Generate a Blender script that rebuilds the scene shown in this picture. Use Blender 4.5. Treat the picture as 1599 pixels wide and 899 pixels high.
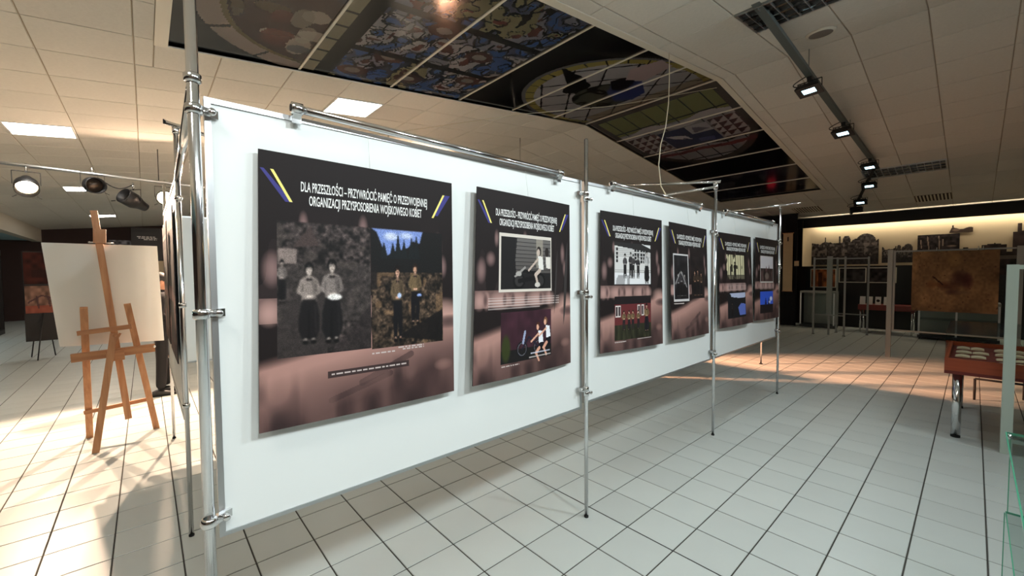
import bpy, bmesh, math, random
import numpy as np
from mathutils import Vector, Matrix

for o in list(bpy.data.objects):
    bpy.data.objects.remove(o)
scene = bpy.context.scene
COL = scene.collection
random.seed(4)
RNG = np.random.default_rng(7)

# ------------------------------------------------------------------ camera
CAM = Vector((-0.41126, -2.91183, 1.60780))
AX_R = Vector((0.746449, -0.665398, -0.007677))
AX_U = Vector((0.032388, 0.024806, 0.999168))
AX_F = Vector((0.664654, 0.746076, -0.040067))
cd = bpy.data.cameras.new('camera')
cam = bpy.data.objects.new('camera', cd)
COL.objects.link(cam)
cd.sensor_width = 36.0
cd.lens = 14.4735
cd.clip_start = 0.05
cd.clip_end = 100
mw = Matrix((AX_R, AX_U, -AX_F)).transposed().to_4x4()
mw.translation = CAM
cam.matrix_world = mw
scene.camera = cam

# ------------------------------------------------------------------ world and exposure
w = bpy.data.worlds.new('world')
scene.world = w
w.use_nodes = True
w.node_tree.nodes['Background'].inputs[0].default_value = (0.55, 0.55, 0.56, 1)
w.node_tree.nodes['Background'].inputs[1].default_value = 0.03
scene.view_settings.view_transform = 'Standard'
scene.view_settings.look = 'None'
scene.view_settings.gamma = 1
scene.view_settings.use_curve_mapping = False
scene.view_settings.exposure = 0.0
scene.cycles.transparent_max_bounces = 24

# light levels (watts / emission strengths) of the hall's lamps and the added ones
E_PANEL = 26.0          # recessed LED ceiling panels
E_TRACK = 15.0          # flood lights on the visible track
E_FLOOD = 27.5         # flood lights on the second track, towards the display wall
E_PAR = 1500.0           # warm stage lamps
E_COVE = 9.0            # warm strip over the mural wall
COOL = (0.87, 0.97, 1.0)
WARM = (1.0, 0.70, 0.50)

# ------------------------------------------------------------------ helpers
def lin(c):
    c = np.asarray(c, float)
    return np.where(c <= 0.04045, c / 12.92, ((c + 0.055) / 1.055) ** 2.4)

def rgb(r, g, b):
    v = lin(np.array([r, g, b]) / 255.0)
    return (float(v[0]), float(v[1]), float(v[2]), 1.0)

def mat(name, col, rough=0.6, metal=0.0, spec=0.5, noise=0.0, scale=8.0, bump=0.0, rand=0.0, emit=None, estr=0.0, coat=0.0):
    m = bpy.data.materials.new(name)
    m.use_nodes = True
    nt = m.node_tree
    b = nt.nodes['Principled BSDF']
    b.inputs['Base Color'].default_value = col
    b.inputs['Roughness'].default_value = rough
    b.inputs['Metallic'].default_value = metal
    b.inputs['Specular IOR Level'].default_value = spec
    if coat:
        b.inputs['Coat Weight'].default_value = coat
        b.inputs['Coat Roughness'].default_value = 0.08
    if noise or bump or rand:
        tc = nt.nodes.new('ShaderNodeTexCoord')
        nz = nt.nodes.new('ShaderNodeTexNoise')
        nz.inputs['Scale'].default_value = scale
        nz.inputs['Detail'].default_value = 5
        nt.links.new(tc.outputs['Object'], nz.inputs['Vector'])
        if noise or rand:
            hsv = nt.nodes.new('ShaderNodeHueSaturation')
            hsv.inputs['Color'].default_value = col
            mr = nt.nodes.new('ShaderNodeMapRange')
            mr.inputs['To Min'].default_value = 1 - noise
            mr.inputs['To Max'].default_value = 1 + noise
            nt.links.new(nz.outputs['Fac'], mr.inputs['Value'])
            last = mr.outputs['Result']
            if rand:
                oi = nt.nodes.new('ShaderNodeObjectInfo')
                m2 = nt.nodes.new('ShaderNodeMapRange')
                m2.inputs['To Min'].default_value = 1 - rand
                m2.inputs['To Max'].default_value = 1 + rand
                nt.links.new(oi.outputs['Random'], m2.inputs['Value'])
                mu = nt.nodes.new('ShaderNodeMath')
                mu.operation = 'MULTIPLY'
                nt.links.new(last, mu.inputs[0])
                nt.links.new(m2.outputs['Result'], mu.inputs[1])
                last = mu.outputs[0]
            nt.links.new(last, hsv.inputs['Value'])
            nt.links.new(hsv.outputs['Color'], b.inputs['Base Color'])
        if bump:
            bp = nt.nodes.new('ShaderNodeBump')
            bp.inputs['Strength'].default_value = bump
            bp.inputs['Distance'].default_value = 0.01
            nt.links.new(nz.outputs['Fac'], bp.inputs['Height'])
            nt.links.new(bp.outputs['Normal'], b.inputs['Normal'])
    if emit is not None:
        b.inputs['Emission Color'].default_value = emit
        b.inputs['Emission Strength'].default_value = estr
    return m

def wood(name, c1, c2, rough=0.5, axis=2):
    m = bpy.data.materials.new(name)
    m.use_nodes = True
    nt = m.node_tree
    b = nt.nodes['Principled BSDF']
    tc = nt.nodes.new('ShaderNodeTexCoord')
    mp = nt.nodes.new('ShaderNodeMapping')
    s = [14, 14, 14]
    s[axis] = 1.2
    mp.inputs['Scale'].default_value = s
    nz = nt.nodes.new('ShaderNodeTexNoise')
    nz.inputs['Scale'].default_value = 2.5
    nz.inputs['Detail'].default_value = 6
    cr = nt.nodes.new('ShaderNodeValToRGB')
    cr.color_ramp.elements[0].color = c1
    cr.color_ramp.elements[0].position = 0.3
    cr.color_ramp.elements[1].color = c2
    cr.color_ramp.elements[1].position = 0.7
    nt.links.new(tc.outputs['Object'], mp.inputs['Vector'])
    nt.links.new(mp.outputs['Vector'], nz.inputs['Vector'])
    nt.links.new(nz.outputs['Fac'], cr.inputs['Fac'])
    nt.links.new(cr.outputs['Color'], b.inputs['Base Color'])
    b.inputs['Roughness'].default_value = rough
    return m

def printmat(name, rough=0.4, spec=0.5, coat=0.0):
    m = bpy.data.materials.new(name)
    m.use_nodes = True
    nt = m.node_tree
    b = nt.nodes['Principled BSDF']
    at = nt.nodes.new('ShaderNodeAttribute')
    at.attribute_name = 'print'
    nt.links.new(at.outputs['Color'], b.inputs['Base Color'])
    b.inputs['Roughness'].default_value = rough
    b.inputs['Specular IOR Level'].default_value = spec
    b.inputs['Coat Weight'].default_value = coat
    b.inputs['Coat Roughness'].default_value = 0.1
    return m

def glassmat(name, tint, alpha, rough=0.03):
    m = bpy.data.materials.new(name)
    m.use_nodes = True
    nt = m.node_tree
    b = nt.nodes['Principled BSDF']
    out = nt.nodes['Material Output']
    tr = nt.nodes.new('ShaderNodeBsdfTransparent')
    tr.inputs[0].default_value = tint
    b.inputs['Base Color'].default_value = (0.02, 0.03, 0.03, 1)
    b.inputs['Roughness'].default_value = rough
    mx = nt.nodes.new('ShaderNodeMixShader')
    lw = nt.nodes.new('ShaderNodeLayerWeight')
    pw = nt.nodes.new('ShaderNodeMath')
    pw.operation = 'POWER'
    pw.inputs[1].default_value = 4.0
    nt.links.new(lw.outputs['Facing'], pw.inputs[0])
    mr = nt.nodes.new('ShaderNodeMath')
    mr.operation = 'MULTIPLY_ADD'
    mr.inputs[1].default_value = 0.7
    mr.inputs[2].default_value = alpha
    nt.links.new(pw.outputs[0], mr.inputs[0])
    nt.links.new(mr.outputs[0], mx.inputs[0])
    nt.links.new(tr.outputs[0], mx.inputs[1])
    nt.links.new(b.outputs[0], mx.inputs[2])
    nt.links.new(mx.outputs[0], out.inputs['Surface'])
    return m

M = {
    'tile': mat('floor tile glaze', rgb(190, 196, 192), 0.36, spec=0.4, noise=0.05, scale=3.0, rand=0.045),
    'grout': mat('dark grout', rgb(58, 55, 50), 0.9),
    'thick': mat('expansion joint', rgb(52, 52, 50), 0.8),
    'ctile': mat('mineral ceiling tile', rgb(212, 208, 198), 0.92, spec=0.1, noise=0.07, scale=38.0, bump=0.25, rand=0.05),
    'cback': mat('ceiling grid shadow gap', rgb(165, 150, 130), 0.9, spec=0.1),
    'ctrim': mat('painted trim', rgb(214, 208, 192), 0.6),
    'chrome': mat('chrome', (0.78, 0.79, 0.8, 1), 0.12, metal=1.0),
    'alu': mat('brushed aluminium', (0.55, 0.57, 0.58, 1), 0.38, metal=1.0),
    'panel': mat('white laminate', rgb(226, 230, 228), 0.42, noise=0.015, scale=2.0),
    'black': mat('black plastic', rgb(20, 20, 22), 0.45),
    'blackm': mat('matt black paint', rgb(26, 24, 24), 0.7, noise=0.1),
    'rubber': mat('black rubber', rgb(16, 16, 16), 0.85),
    'board': mat('foam board edge', rgb(40, 34, 33), 0.7),
    'white': mat('white paint', rgb(232, 231, 226), 0.6),
    'text': mat('white lettering', rgb(232, 232, 230), 0.6),
    'caption': mat('pale caption ink', rgb(190, 176, 172), 0.7),
    'yellow': mat('yellow stripe ink', rgb(236, 222, 120), 0.6),
    'blue': mat('blue stripe ink', rgb(38, 34, 120), 0.6),
    'thread': mat('nylon thread', rgb(206, 210, 206), 0.5),
    'wood': wood('beech wood', rgb(168, 116, 78), rgb(196, 146, 104), 0.5),
    'woodx': wood('beech rail', rgb(164, 112, 74), rgb(190, 138, 96), 0.5, axis=0),
    'canvas': mat('white board', rgb(222, 220, 212), 0.75, noise=0.02, scale=5),
    'led': mat('LED diffuser', (1, 1, 1, 1), 0.4, emit=(1.0, 0.95, 0.88, 1), estr=E_PANEL),
    'floodlens': mat('flood lens', (1, 1, 1, 1), 0.3, emit=(0.55, 0.88, 1.0, 1), estr=5.0),
    'parlens': mat('stage lamp lens', (1, 1, 1, 1), 0.3, emit=(1.0, 0.78, 0.48, 1), estr=60.0),
    'paroff': mat('unlit lamp lens', rgb(70, 60, 52), 0.15, metal=0.6),
    'cove': mat('cove strip', (1, 1, 1, 1), 0.4, emit=(1.0, 0.88, 0.68, 1), estr=E_COVE),
    'tube': mat('cool tube', (1, 1, 1, 1), 0.4, emit=(0.6, 0.88, 1.0, 1), estr=3.0),
    'redlamp': mat('red lamp', (0.5, 0.02, 0.03, 1), 0.3, emit=(1.0, 0.03, 0.05, 1), estr=0.5),
    'wallcream': mat('cream plaster', rgb(206, 188, 156), 0.85, noise=0.06, scale=1.6),
    'walldark': mat('dark brown wall', rgb(48, 34, 32), 0.85, noise=0.1, scale=2),
    'wallgrey': mat('grey wall', rgb(120, 112, 104), 0.9),
    'curtain': mat('black drape', rgb(16, 14, 15), 0.95),
    'paper': mat('old paper', rgb(196, 172, 136), 0.85, noise=0.08, scale=9),
    'orangewood': wood('orange veneer', rgb(150, 62, 30), rgb(172, 76, 38), 0.4, axis=1),
    'redwood': wood('dark red veneer', rgb(104, 28, 22), rgb(120, 36, 26), 0.45, axis=1),
    'glass': glassmat('clear glass', (0.97, 0.99, 0.98, 1), 0.02),
    'glassg': glassmat('greenish cabinet glass', (0.955, 0.985, 0.975, 1), 0.03, 0.05),
    'glassedge': mat('green glass edge', rgb(70, 150, 120), 0.15),
    'alug': mat('pale anodised profile', rgb(196, 212, 202), 0.4, metal=0.0),
    'greypaint': mat('grey steel paint', rgb(138, 140, 136), 0.5, metal=0.2),
    'trackpaint': mat('dark grey track paint', rgb(84, 92, 90), 0.5),
    'print': printmat('inkjet print', 0.6, 0.2),
    'sprint': printmat('glossy stretch print', 0.13, 0.6),
    'mural': printmat('mural print', 0.8, 0.2),
    'cloth': mat('black trousers', rgb(20, 19, 22), 0.9),
    'jacket': mat('black jumper', rgb(26, 24, 28), 0.9),
    'skin': mat('skin', rgb(206, 150, 120), 0.55),
    'hair': mat('black hair', rgb(18, 15, 14), 0.6),
    'shoe': mat('black leather', rgb(14, 14, 15), 0.4),
    'bookpaper': mat('yellowed pages', rgb(208, 188, 156), 0.8, noise=0.08, scale=12, rand=0.12),
    'redcloth': mat('red display felt', rgb(110, 44, 34), 0.95),
    'cable': mat('pale cable', rgb(206, 196, 168), 0.5),
    'bluelit': mat('ceiling tinted by blue light', rgb(168, 204, 214), 0.8),  # cool blue light painted into the aisle ceiling's colour
    'brownfoot': mat('dark skirting', rgb(44, 34, 30), 0.8),
}

class MB:
    def __init__(s):
        s.v = []
        s.f = []
        s.sm = []
    def add(s, vs, fs, smooth=False):
        n = len(s.v)
        s.v += [tuple(map(float, p)) for p in vs]
        s.f += [tuple(i + n for i in f) for f in fs]
        s.sm += [smooth] * len(fs)
        return s
    def box(s, x0, x1, y0, y1, z0, z1):
        vs = [(x, y, z) for z in (z0, z1) for y in (y0, y1) for x in (x0, x1)]
        return s.add(vs, [(0, 2, 3, 1), (4, 5, 7, 6), (0, 1, 5, 4), (2, 6, 7, 3), (0, 4, 6, 2), (1, 3, 7, 5)])
    def bar(s, p0, p1, w, h, up=(0, 0, 1)):
        p0, p1 = Vector(p0), Vector(p1)
        d = (p1 - p0).normalized()
        a = d.cross(Vector(up))
        if a.length < 1e-4:
            a = d.cross(Vector((1, 0, 0)))
        a.normalize()
        b = a.cross(d)
        vs = []
        for p in (p0, p1):
            for i, j in ((-1, -1), (1, -1), (1, 1), (-1, 1)):
                vs.append(p + a * (i * w / 2) + b * (j * h / 2))
        return s.add(vs, [(3, 2, 1, 0), (4, 5, 6, 7), (0, 1, 5, 4), (1, 2, 6, 5), (2, 3, 7, 6), (3, 0, 4, 7)])
    def tube(s, p0, p1, r, n=14, r1=None, hollow=False):
        p0, p1 = Vector(p0), Vector(p1)
        r1 = r if r1 is None else r1
        d = (p1 - p0).normalized()
        a = d.orthogonal().normalized()
        b = d.cross(a)
        vs = []
        for p, q in ((p0, r), (p1, r1)):
            for i in range(n):
                t = 2 * math.pi * i / n
                vs.append(p + (a * math.cos(t) + b * math.sin(t)) * q)
        s.add(vs, [(i, (i + 1) % n, n + (i + 1) % n, n + i) for i in range(n)], True)
        k = len(s.v) - 2 * n
        s.f += [tuple(k + i for i in reversed(range(n))), tuple(k + n + i for i in range(n))]
        s.sm += [False, False]
        return s
    def path(s, pts, r, n=8):
        pts = [Vector(p) for p in pts]
        vs = []
        a = None
        for i, p in enumerate(pts):
            d = (pts[min(i + 1, len(pts) - 1)] - pts[max(i - 1, 0)]).normalized()
            a = d.orthogonal().normalized() if a is None else (a - d * a.dot(d)).normalized()
            b = d.cross(a)
            for j in range(n):
                t = 2 * math.pi * j / n
                vs.append(p + (a * math.cos(t) + b * math.sin(t)) * r)
        fs = []
        for i in range(len(pts) - 1):
            for j in range(n):
                fs.append((i * n + j, i * n + (j + 1) % n, (i + 1) * n + (j + 1) % n, (i + 1) * n + j))
        fs.append(tuple(reversed(range(n))))
        fs.append(tuple((len(pts) - 1) * n + j for j in range(n)))
        return s.add(vs, fs, True)
    def lathe(s, prof, origin, axis, n=18):
        o = Vector(origin)
        d = Vector(axis).normalized()
        a = d.orthogonal().normalized()
        b = d.cross(a)
        vs = []
        for (h, r) in prof:
            for i in range(n):
                t = 2 * math.pi * i / n
                vs.append(o + d * h + (a * math.cos(t) + b * math.sin(t)) * max(r, 1e-4))
        fs = []
        for k in range(len(prof) - 1):
            for i in range(n):
                fs.append((k * n + i, k * n + (i + 1) % n, (k + 1) * n + (i + 1) % n, (k + 1) * n + i))
        fs.append(tuple(reversed(range(n))))
        fs.append(tuple((len(prof) - 1) * n + i for i in range(n)))
        return s.add(vs, fs, True)
    def ball(s, c, rx, ry=None, rz=None, n=12):
        ry = rx if ry is None else ry
        rz = rx if rz is None else rz
        vs = []
        m = n // 2
        for i in range(m + 1):
            ph = math.pi * i / m
            for j in range(n):
                t = 2 * math.pi * j / n
                vs.append((c[0] + rx * max(math.sin(ph), 1e-3) * math.cos(t), c[1] + ry * max(math.sin(ph), 1e-3) * math.sin(t), c[2] + rz * math.cos(ph)))
        fs = [(i * n + j, (i + 1) * n + j, (i + 1) * n + (j + 1) % n, i * n + (j + 1) % n) for i in range(m) for j in range(n)]
        return s.add(vs, fs, True)
    def prism(s, pts, y0, y1):
        # outline in X,Z extruded along Y
        n = len(pts)
        vs = [(x, y0, z) for x, z in pts] + [(x, y1, z) for x, z in pts]
        fs = [tuple(range(n)), tuple(reversed(range(n, 2 * n)))] + [(i, n + i, n + (i + 1) % n, (i + 1) % n) for i in range(n)]
        return s.add(vs, fs)
    def mesh(s, name, off=(0, 0, 0)):
        me = bpy.data.meshes.new(name)
        me.from_pydata([(x - off[0], y - off[1], z - off[2]) for x, y, z in s.v], [], s.f)
        me.polygons.foreach_set('use_smooth', s.sm)
        me.update()
        return me
    def build(s, name, m, parent=None, label=None):
        off = (0, 0, 0)
        q = parent
        while q is not None:
            off = tuple(off[i] + q.location[i] for i in range(3))
            q = q.parent
        me = s.mesh(name, off)
        me.materials.append(M[m] if isinstance(m, str) else m)
        return link(name, me, parent, label)

def link(name, me, parent=None, label=None):
    o = bpy.data.objects.new(name, me)
    COL.objects.link(o)
    if parent is not None:
        o.parent = parent
    if label:
        o['label'] = label
    return o

def tag(o, label, cat, group=None, kind=None):
    o['label'] = label
    o['category'] = cat
    if group:
        o['group'] = group
    if kind:
        o['kind'] = kind
    return o

def thing(name, label, cat, loc=(0, 0, 0), group=None):
    o = bpy.data.objects.new(name, None)
    o.empty_display_size = 0.1
    COL.objects.link(o)
    o.location = loc
    return tag(o, label, cat, group, 'thing')

def struct(o, label=None):
    o['kind'] = 'structure'
    if label:
        o['label'] = label
    return o

def copy_tree(o, parent=None):
    c = o.copy()
    COL.objects.link(c)
    c.parent = parent
    for ch in list(o.children):
        copy_tree(ch, c)
    return c

def add_light(name, kind, loc, energy, color, parent=None, aim=None, size=0.1, size_y=None, spot=None, blend=0.3):
    ld = bpy.data.lights.new(name, kind)
    ld.energy = energy
    ld.color = color
    if kind == 'AREA':
        ld.shape = 'RECTANGLE'
        ld.size = size
        ld.size_y = size_y or size
    else:
        ld.shadow_soft_size = size
    if kind == 'SPOT':
        ld.spot_size = spot
        ld.spot_blend = .6 if spot < .7 else blend
    if kind == 'AREA' and spot:
        ld.spread = spot
    lo = bpy.data.objects.new(name, ld)
    COL.objects.link(lo)
    lo.location = loc
    if aim is not None:
        lo.rotation_euler = (Vector(aim) - Vector(loc)).to_track_quat('-Z', 'Y').to_euler()
    if parent is not None:
        lo.parent = parent
        lo.location = Vector(loc) - parent.location
    return lo

def surface(name, fn, img, m, parent):
    """a printed sheet: grid of faces that carries the picture as colour per face corner; fn maps (u,v) arrays to XYZ."""
    H, W, _ = img.shape
    u, v = np.meshgrid(np.linspace(0, 1, W + 1), np.linspace(0, 1, H + 1))
    P = fn(u, v).reshape(-1, 3)
    off = np.zeros(3)
    q = parent
    while q is not None:
        off += np.array(q.location)
        q = q.parent
    P = P - off
    idx = np.arange((H + 1) * (W + 1)).reshape(H + 1, W + 1)
    F = np.stack([idx[1:, :-1], idx[1:, 1:], idx[:-1, 1:], idx[:-1, :-1]], -1).reshape(-1, 4)
    me = bpy.data.meshes.new(name)
    me.vertices.add(len(P))
    me.vertices.foreach_set('co', P.ravel())
    me.loops.add(F.size)
    me.loops.foreach_set('vertex_index', F.ravel().astype(np.int32))
    me.polygons.add(len(F))
    me.polygons.foreach_set('loop_start', np.arange(0, F.size, 4, dtype=np.int32))
    me.polygons.foreach_set('loop_total', np.full(len(F), 4, dtype=np.int32))
    me.update(calc_edges=True)
    at = me.color_attributes.new('print', 'FLOAT_COLOR', 'CORNER')
    c = lin(np.clip(img, 0, 1)).reshape(-1, 3)
    c = np.concatenate([c, np.ones((len(c), 1))], 1)
    at.data.foreach_set('color', np.repeat(c, 4, axis=0).astype(np.float32).ravel())
    me.materials.append(M[m])
    return link(name, me, parent)

# ------------------------------------------------------------------ picture drawing (flat prints)
class Pic:
    def __init__(s, W, H, col, asp=1.0):
        s.W, s.H = W, H
        s.a = np.ones((H, W, 3)) * (np.array(col) / 255.0)
        s.u, s.v = np.meshgrid((np.arange(W) + .5) / W, (np.arange(H) + .5) / H)
        s.asp = asp
    def put(s, mask, col, k=1.0):
        k = np.clip(mask.astype(float) * k, 0, 1)[..., None]
        s.a = s.a * (1 - k) + k * (np.array(col) / 255.0)
    def rect(s, u0, v0, u1, v1, col, k=1.0):
        s.put((s.u >= u0) & (s.u <= u1) & (s.v >= v0) & (s.v <= v1), col, k)
    def ell(s, u, v, ru, rv, col, k=1.0, soft=0.0):
        d = ((s.u - u) / ru) ** 2 + ((s.v - v) / rv) ** 2
        m = np.clip((1 - d) / soft, 0, 1) if soft else (d <= 1)
        s.put(m, col, k)
    def poly(s, pts, col, k=1.0):
        ins = np.zeros(s.u.shape, bool)
        n = len(pts)
        for i in range(n):
            (x0, y0), (x1, y1) = pts[i], pts[(i + 1) % n]
            if y0 == y1:
                continue
            c = ((y0 > s.v) != (y1 > s.v)) & (s.u < (x1 - x0) * (s.v - y0) / (y1 - y0) + x0)
            ins ^= c
        s.put(ins, col, k)
    def line(s, p, q, w, col, k=1.0):
        d = np.array(q) - np.array(p)
        L = (d ** 2).sum()
        t = np.clip(((s.u - p[0]) * d[0] + (s.v - p[1]) * d[1]) / L, 0, 1)
        r = np.hypot(s.u - p[0] - t * d[0], (s.v - p[1] - t * d[1]) * s.asp)
        s.put(r < w / 2, col, k)
    def noise(s, n, m, seed):
        g = np.random.default_rng(seed).random((m + 2, n + 2))
        x = s.u * n
        y = s.v * m
        i = x.astype(int)
        j = y.astype(int)
        fx = x - i
        fy = y - j
        fx = fx * fx * (3 - 2 * fx)
        fy = fy * fy * (3 - 2 * fy)
        return (g[j, i] * (1 - fx) + g[j, i + 1] * fx) * (1 - fy) + (g[j + 1, i] * (1 - fx) + g[j + 1, i + 1] * fx) * fy
    def grain(s, box, n, m, seed, amp, thr=None, col=None):
        inb = (s.u >= box[0]) & (s.u <= box[2]) & (s.v >= box[1]) & (s.v <= box[3])
        z = s.noise(n, m, seed)
        if thr is None:
            s.a = np.clip(s.a * (1 + inb[..., None] * (z[..., None] - .5) * 2 * amp), 0, 1)
        else:
            s.put(inb & (z > thr), col, amp)
    def soften(s, b, seed, n=1, g=.10):
        i0, i1, j0, j1 = int(b[0] * s.W), int(b[2] * s.W), int(b[1] * s.H), int(b[3] * s.H)
        r = s.a[j0:j1, i0:i1]
        for _ in range(n):
            q = np.pad(r, ((1, 1), (1, 1), (0, 0)), 'edge')
            r = (q[1:-1, 1:-1] * 4 + (q[:-2, 1:-1] + q[2:, 1:-1] + q[1:-1, :-2] + q[1:-1, 2:]) * 2 + q[:-2, :-2] + q[2:, :-2] + q[:-2, 2:] + q[2:, 2:]) / 16
        k = np.random.default_rng(seed).random(r.shape[:2])[..., None]
        s.a[j0:j1, i0:i1] = np.clip(r * (1 - g + 2 * g * k), 0, 1)
    def figure(s, u, v0, v1, w, top, bottom, skin, hair, dress=True, step=0.0):
        h = v1 - v0
        sk = np.array(skin); tp = np.array(top); bt = np.array(bottom)
        if dress:
            s.poly([(u - w * .24, v0 + h * .45), (u + w * .24, v0 + h * .45), (u + w * .35, v0 + h * .64), (u + w * .36, v0 + h * .82), (u + w * .22, v0 + h * .93), (u - w * .24, v0 + h * .93), (u - w * .37, v0 + h * .82), (u - w * .36, v0 + h * .64)], bottom)
            s.line((u - w * .02, v0 + h * .58), (u - w * .03, v0 + h * .92), w * .07, bt * .5, .8)
            s.line((u + w * .2, v0 + h * .52), (u + w * .24, v0 + h * .85), w * .06, bt * 1.7 + 6, .5)
        else:
            s.poly([(u - w * .24, v0 + h * .45), (u + w * .24, v0 + h * .45), (u + w * .27, v0 + h * .70), (u + w * .22, v0 + h * .94), (u + w * .05, v0 + h * .94), (u + w * .01, v0 + h * .62), (u - w * .06, v0 + h * .94), (u - w * .23, v0 + h * .94), (u - w * .27, v0 + h * .70)], bottom)
        s.ell(u - w * .14, v0 + h * .935, w * .06, h * .02, sk * .8)
        s.ell(u + w * .13, v0 + h * .935, w * .06, h * .02, sk * .8)
        s.ell(u - w * .15, v0 + h * .965, w * .10, h * .025, (12, 10, 10))
        s.ell(u + w * .14, v0 + h * .965, w * .10, h * .025, (12, 10, 10))
        s.poly([(u - w * .30, v0 + h * .20), (u - w * .12, v0 + h * .165), (u + w * .12, v0 + h * .165), (u + w * .30, v0 + h * .20), (u + w * .41, v0 + h * .33), (u + w * .40, v0 + h * .37), (u + w * .25, v0 + h * .40), (u + w * .26, v0 + h * .47), (u - w * .26, v0 + h * .47), (u - w * .25, v0 + h * .40), (u - w * .41, v0 + h * .37), (u - w * .42, v0 + h * .33)], top)
        s.poly([(u + w * .08, v0 + h * .19), (u + w * .30, v0 + h * .21), (u + w * .25, v0 + h * .46), (u + w * .12, v0 + h * .46)], tp * .72, .7)
        for d_ in (-1, 1):
            s.line((u + d_ * w * .36, v0 + h * .34), (u + d_ * w * .07, v0 + h * .405), w * .13, tp * (.86 if d_ > 0 else 1.08))
            s.line((u + d_ * w * .23, v0 + h * .27), (u + d_ * w * .24, v0 + h * .36), w * .03, tp * .45, .8)
        s.rect(u - w * .25, v0 + h * .448, u + w * .25, v0 + h * .472, bt * .8, .9)
        s.poly([(u - w * .07, v0 + h * .155), (u + w * .07, v0 + h * .155), (u, v0 + h * .235)], sk * .7)
        s.ell(u - w * .05, v0 + h * .205, w * .05, h * .014, (24, 20, 20))
        s.ell(u + w * .05, v0 + h * .205, w * .05, h * .014, (24, 20, 20))
        s.ell(u + w * .05, v0 + h * .408, w * .10, h * .015, np.clip(sk * 1.05, 0, 235))
        s.ell(u - w * .05, v0 + h * .412, w * .07, h * .016, sk)
        s.rect(u - w * .05, v0 + h * .13, u + w * .05, v0 + h * .17, sk * .7)
        hr = np.array(hair) * .5
        s.ell(u, v0 + h * .066, w * .17, h * .074, hr)
        s.ell(u, v0 + h * .092, w * .105, h * .056, sk)
        s.poly([(u - w * .12, v0 + h * .062), (u + w * .02, v0 + h * .035), (u + w * .13, v0 + h * .066), (u + w * .02, v0 + h * .058)], hr)
        s.ell(u + w * .05, v0 + h * .09, w * .06, h * .055, sk * .8, .6, .8)
        s.ell(u - w * .042, v0 + h * .078, w * .024, h * .007, hair)
        s.ell(u + w * .042, v0 + h * .078, w * .024, h * .007, hair)
        s.ell(u, v0 + h * .098, w * .014, h * .012, sk * .75, .7)
        s.ell(u, v0 + h * .119, w * .042, h * .006, sk * .45, .8)

def poster_base(W, H, asp):
    p = Pic(W, H, (27, 20, 20), asp)
    # blurred village photograph: dark sky and trees above, pinkish road below
    d = p.noise(7, 3, 11) * .5 + p.noise(16, 5, 12) * .3
    top = np.clip((p.v - .18) / .3, 0, 1) * np.clip((.62 - p.v) / .1, 0, 1)
    p.put(top * (d > .45) * 1.0, (60, 48, 48), .45)
    for i, (uu, vv, a, b) in enumerate([(.18, .25, .015, .035), (.46, .25, .018, .04), (.9, .31, .02, .05), (.05, .42, .03, .05), (.93, .4, .02, .04), (.13, .36, .03, .03)]):
        p.ell(uu, vv, a * 1.6, b * 1.5, (190, 152, 148), .6, 1.0)
    for i, (uu, a) in enumerate([(.04, .05), (.1, .03), (.22, .1), (.4, .1), (.58, .1), (.74, .06)]):
        p.ell(uu, .58, a * 1.1, .055, (214, 172, 162), .85, 1.2)
    p.rect(0, .525, .74, .615, (190, 150, 142), .5)
    for uu in (.09, .26, .34, .47, .63):
        p.ell(uu, .575, .022, .04, (60, 44, 44), .7, 1.0)
    edge = .735 - .17 * p.u ** 1.0 + .015 * p.noise(6, 3, 5)
    k = np.clip((p.v - edge) / .045, 0, 1)
    p.put(k, (178, 136, 126), .95)
    k2 = np.clip((p.v - edge - .08) / .2, 0, 1)
    p.put(k2, (66, 48, 47), .95)
    p.ell(.93, .60, .14, .06, (212, 168, 156), .85, 1.2)
    p.ell(.97, .66, .12, .035, (66, 50, 50), .8, 1.0)
    p.ell(.93, .86, .07, .03, (168, 128, 118), .6, 1.0)
    p.line((.45, .88), (.72, .79), .035, (58, 44, 44), .55)
    p.line((.30, .93), (.60, .86), .03, (54, 40, 40), .5)
    z = p.noise(14, 6, 21)
    low = np.clip((p.v - .78) / .1, 0, 1)
    p.put(low * np.clip((z - .5) * 3, 0, 1), (124, 94, 88), .5)
    p.put(low * np.clip((.42 - z) * 3, 0, 1), (36, 27, 28), .6)
    return p

def forest(p, b, c0, c1, seed, sky=None):
    p.rect(*b, c0)
    p.grain(b, 60, 70, seed, .75)
    p.grain(b, 150, 170, seed + 1, .6)
    z = p.noise(26, 30, seed + 2)
    inb = (p.u >= b[0]) & (p.u <= b[2]) & (p.v >= b[1]) & (p.v <= b[3])
    p.put(inb & (z > .72), c1, .45)

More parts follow.
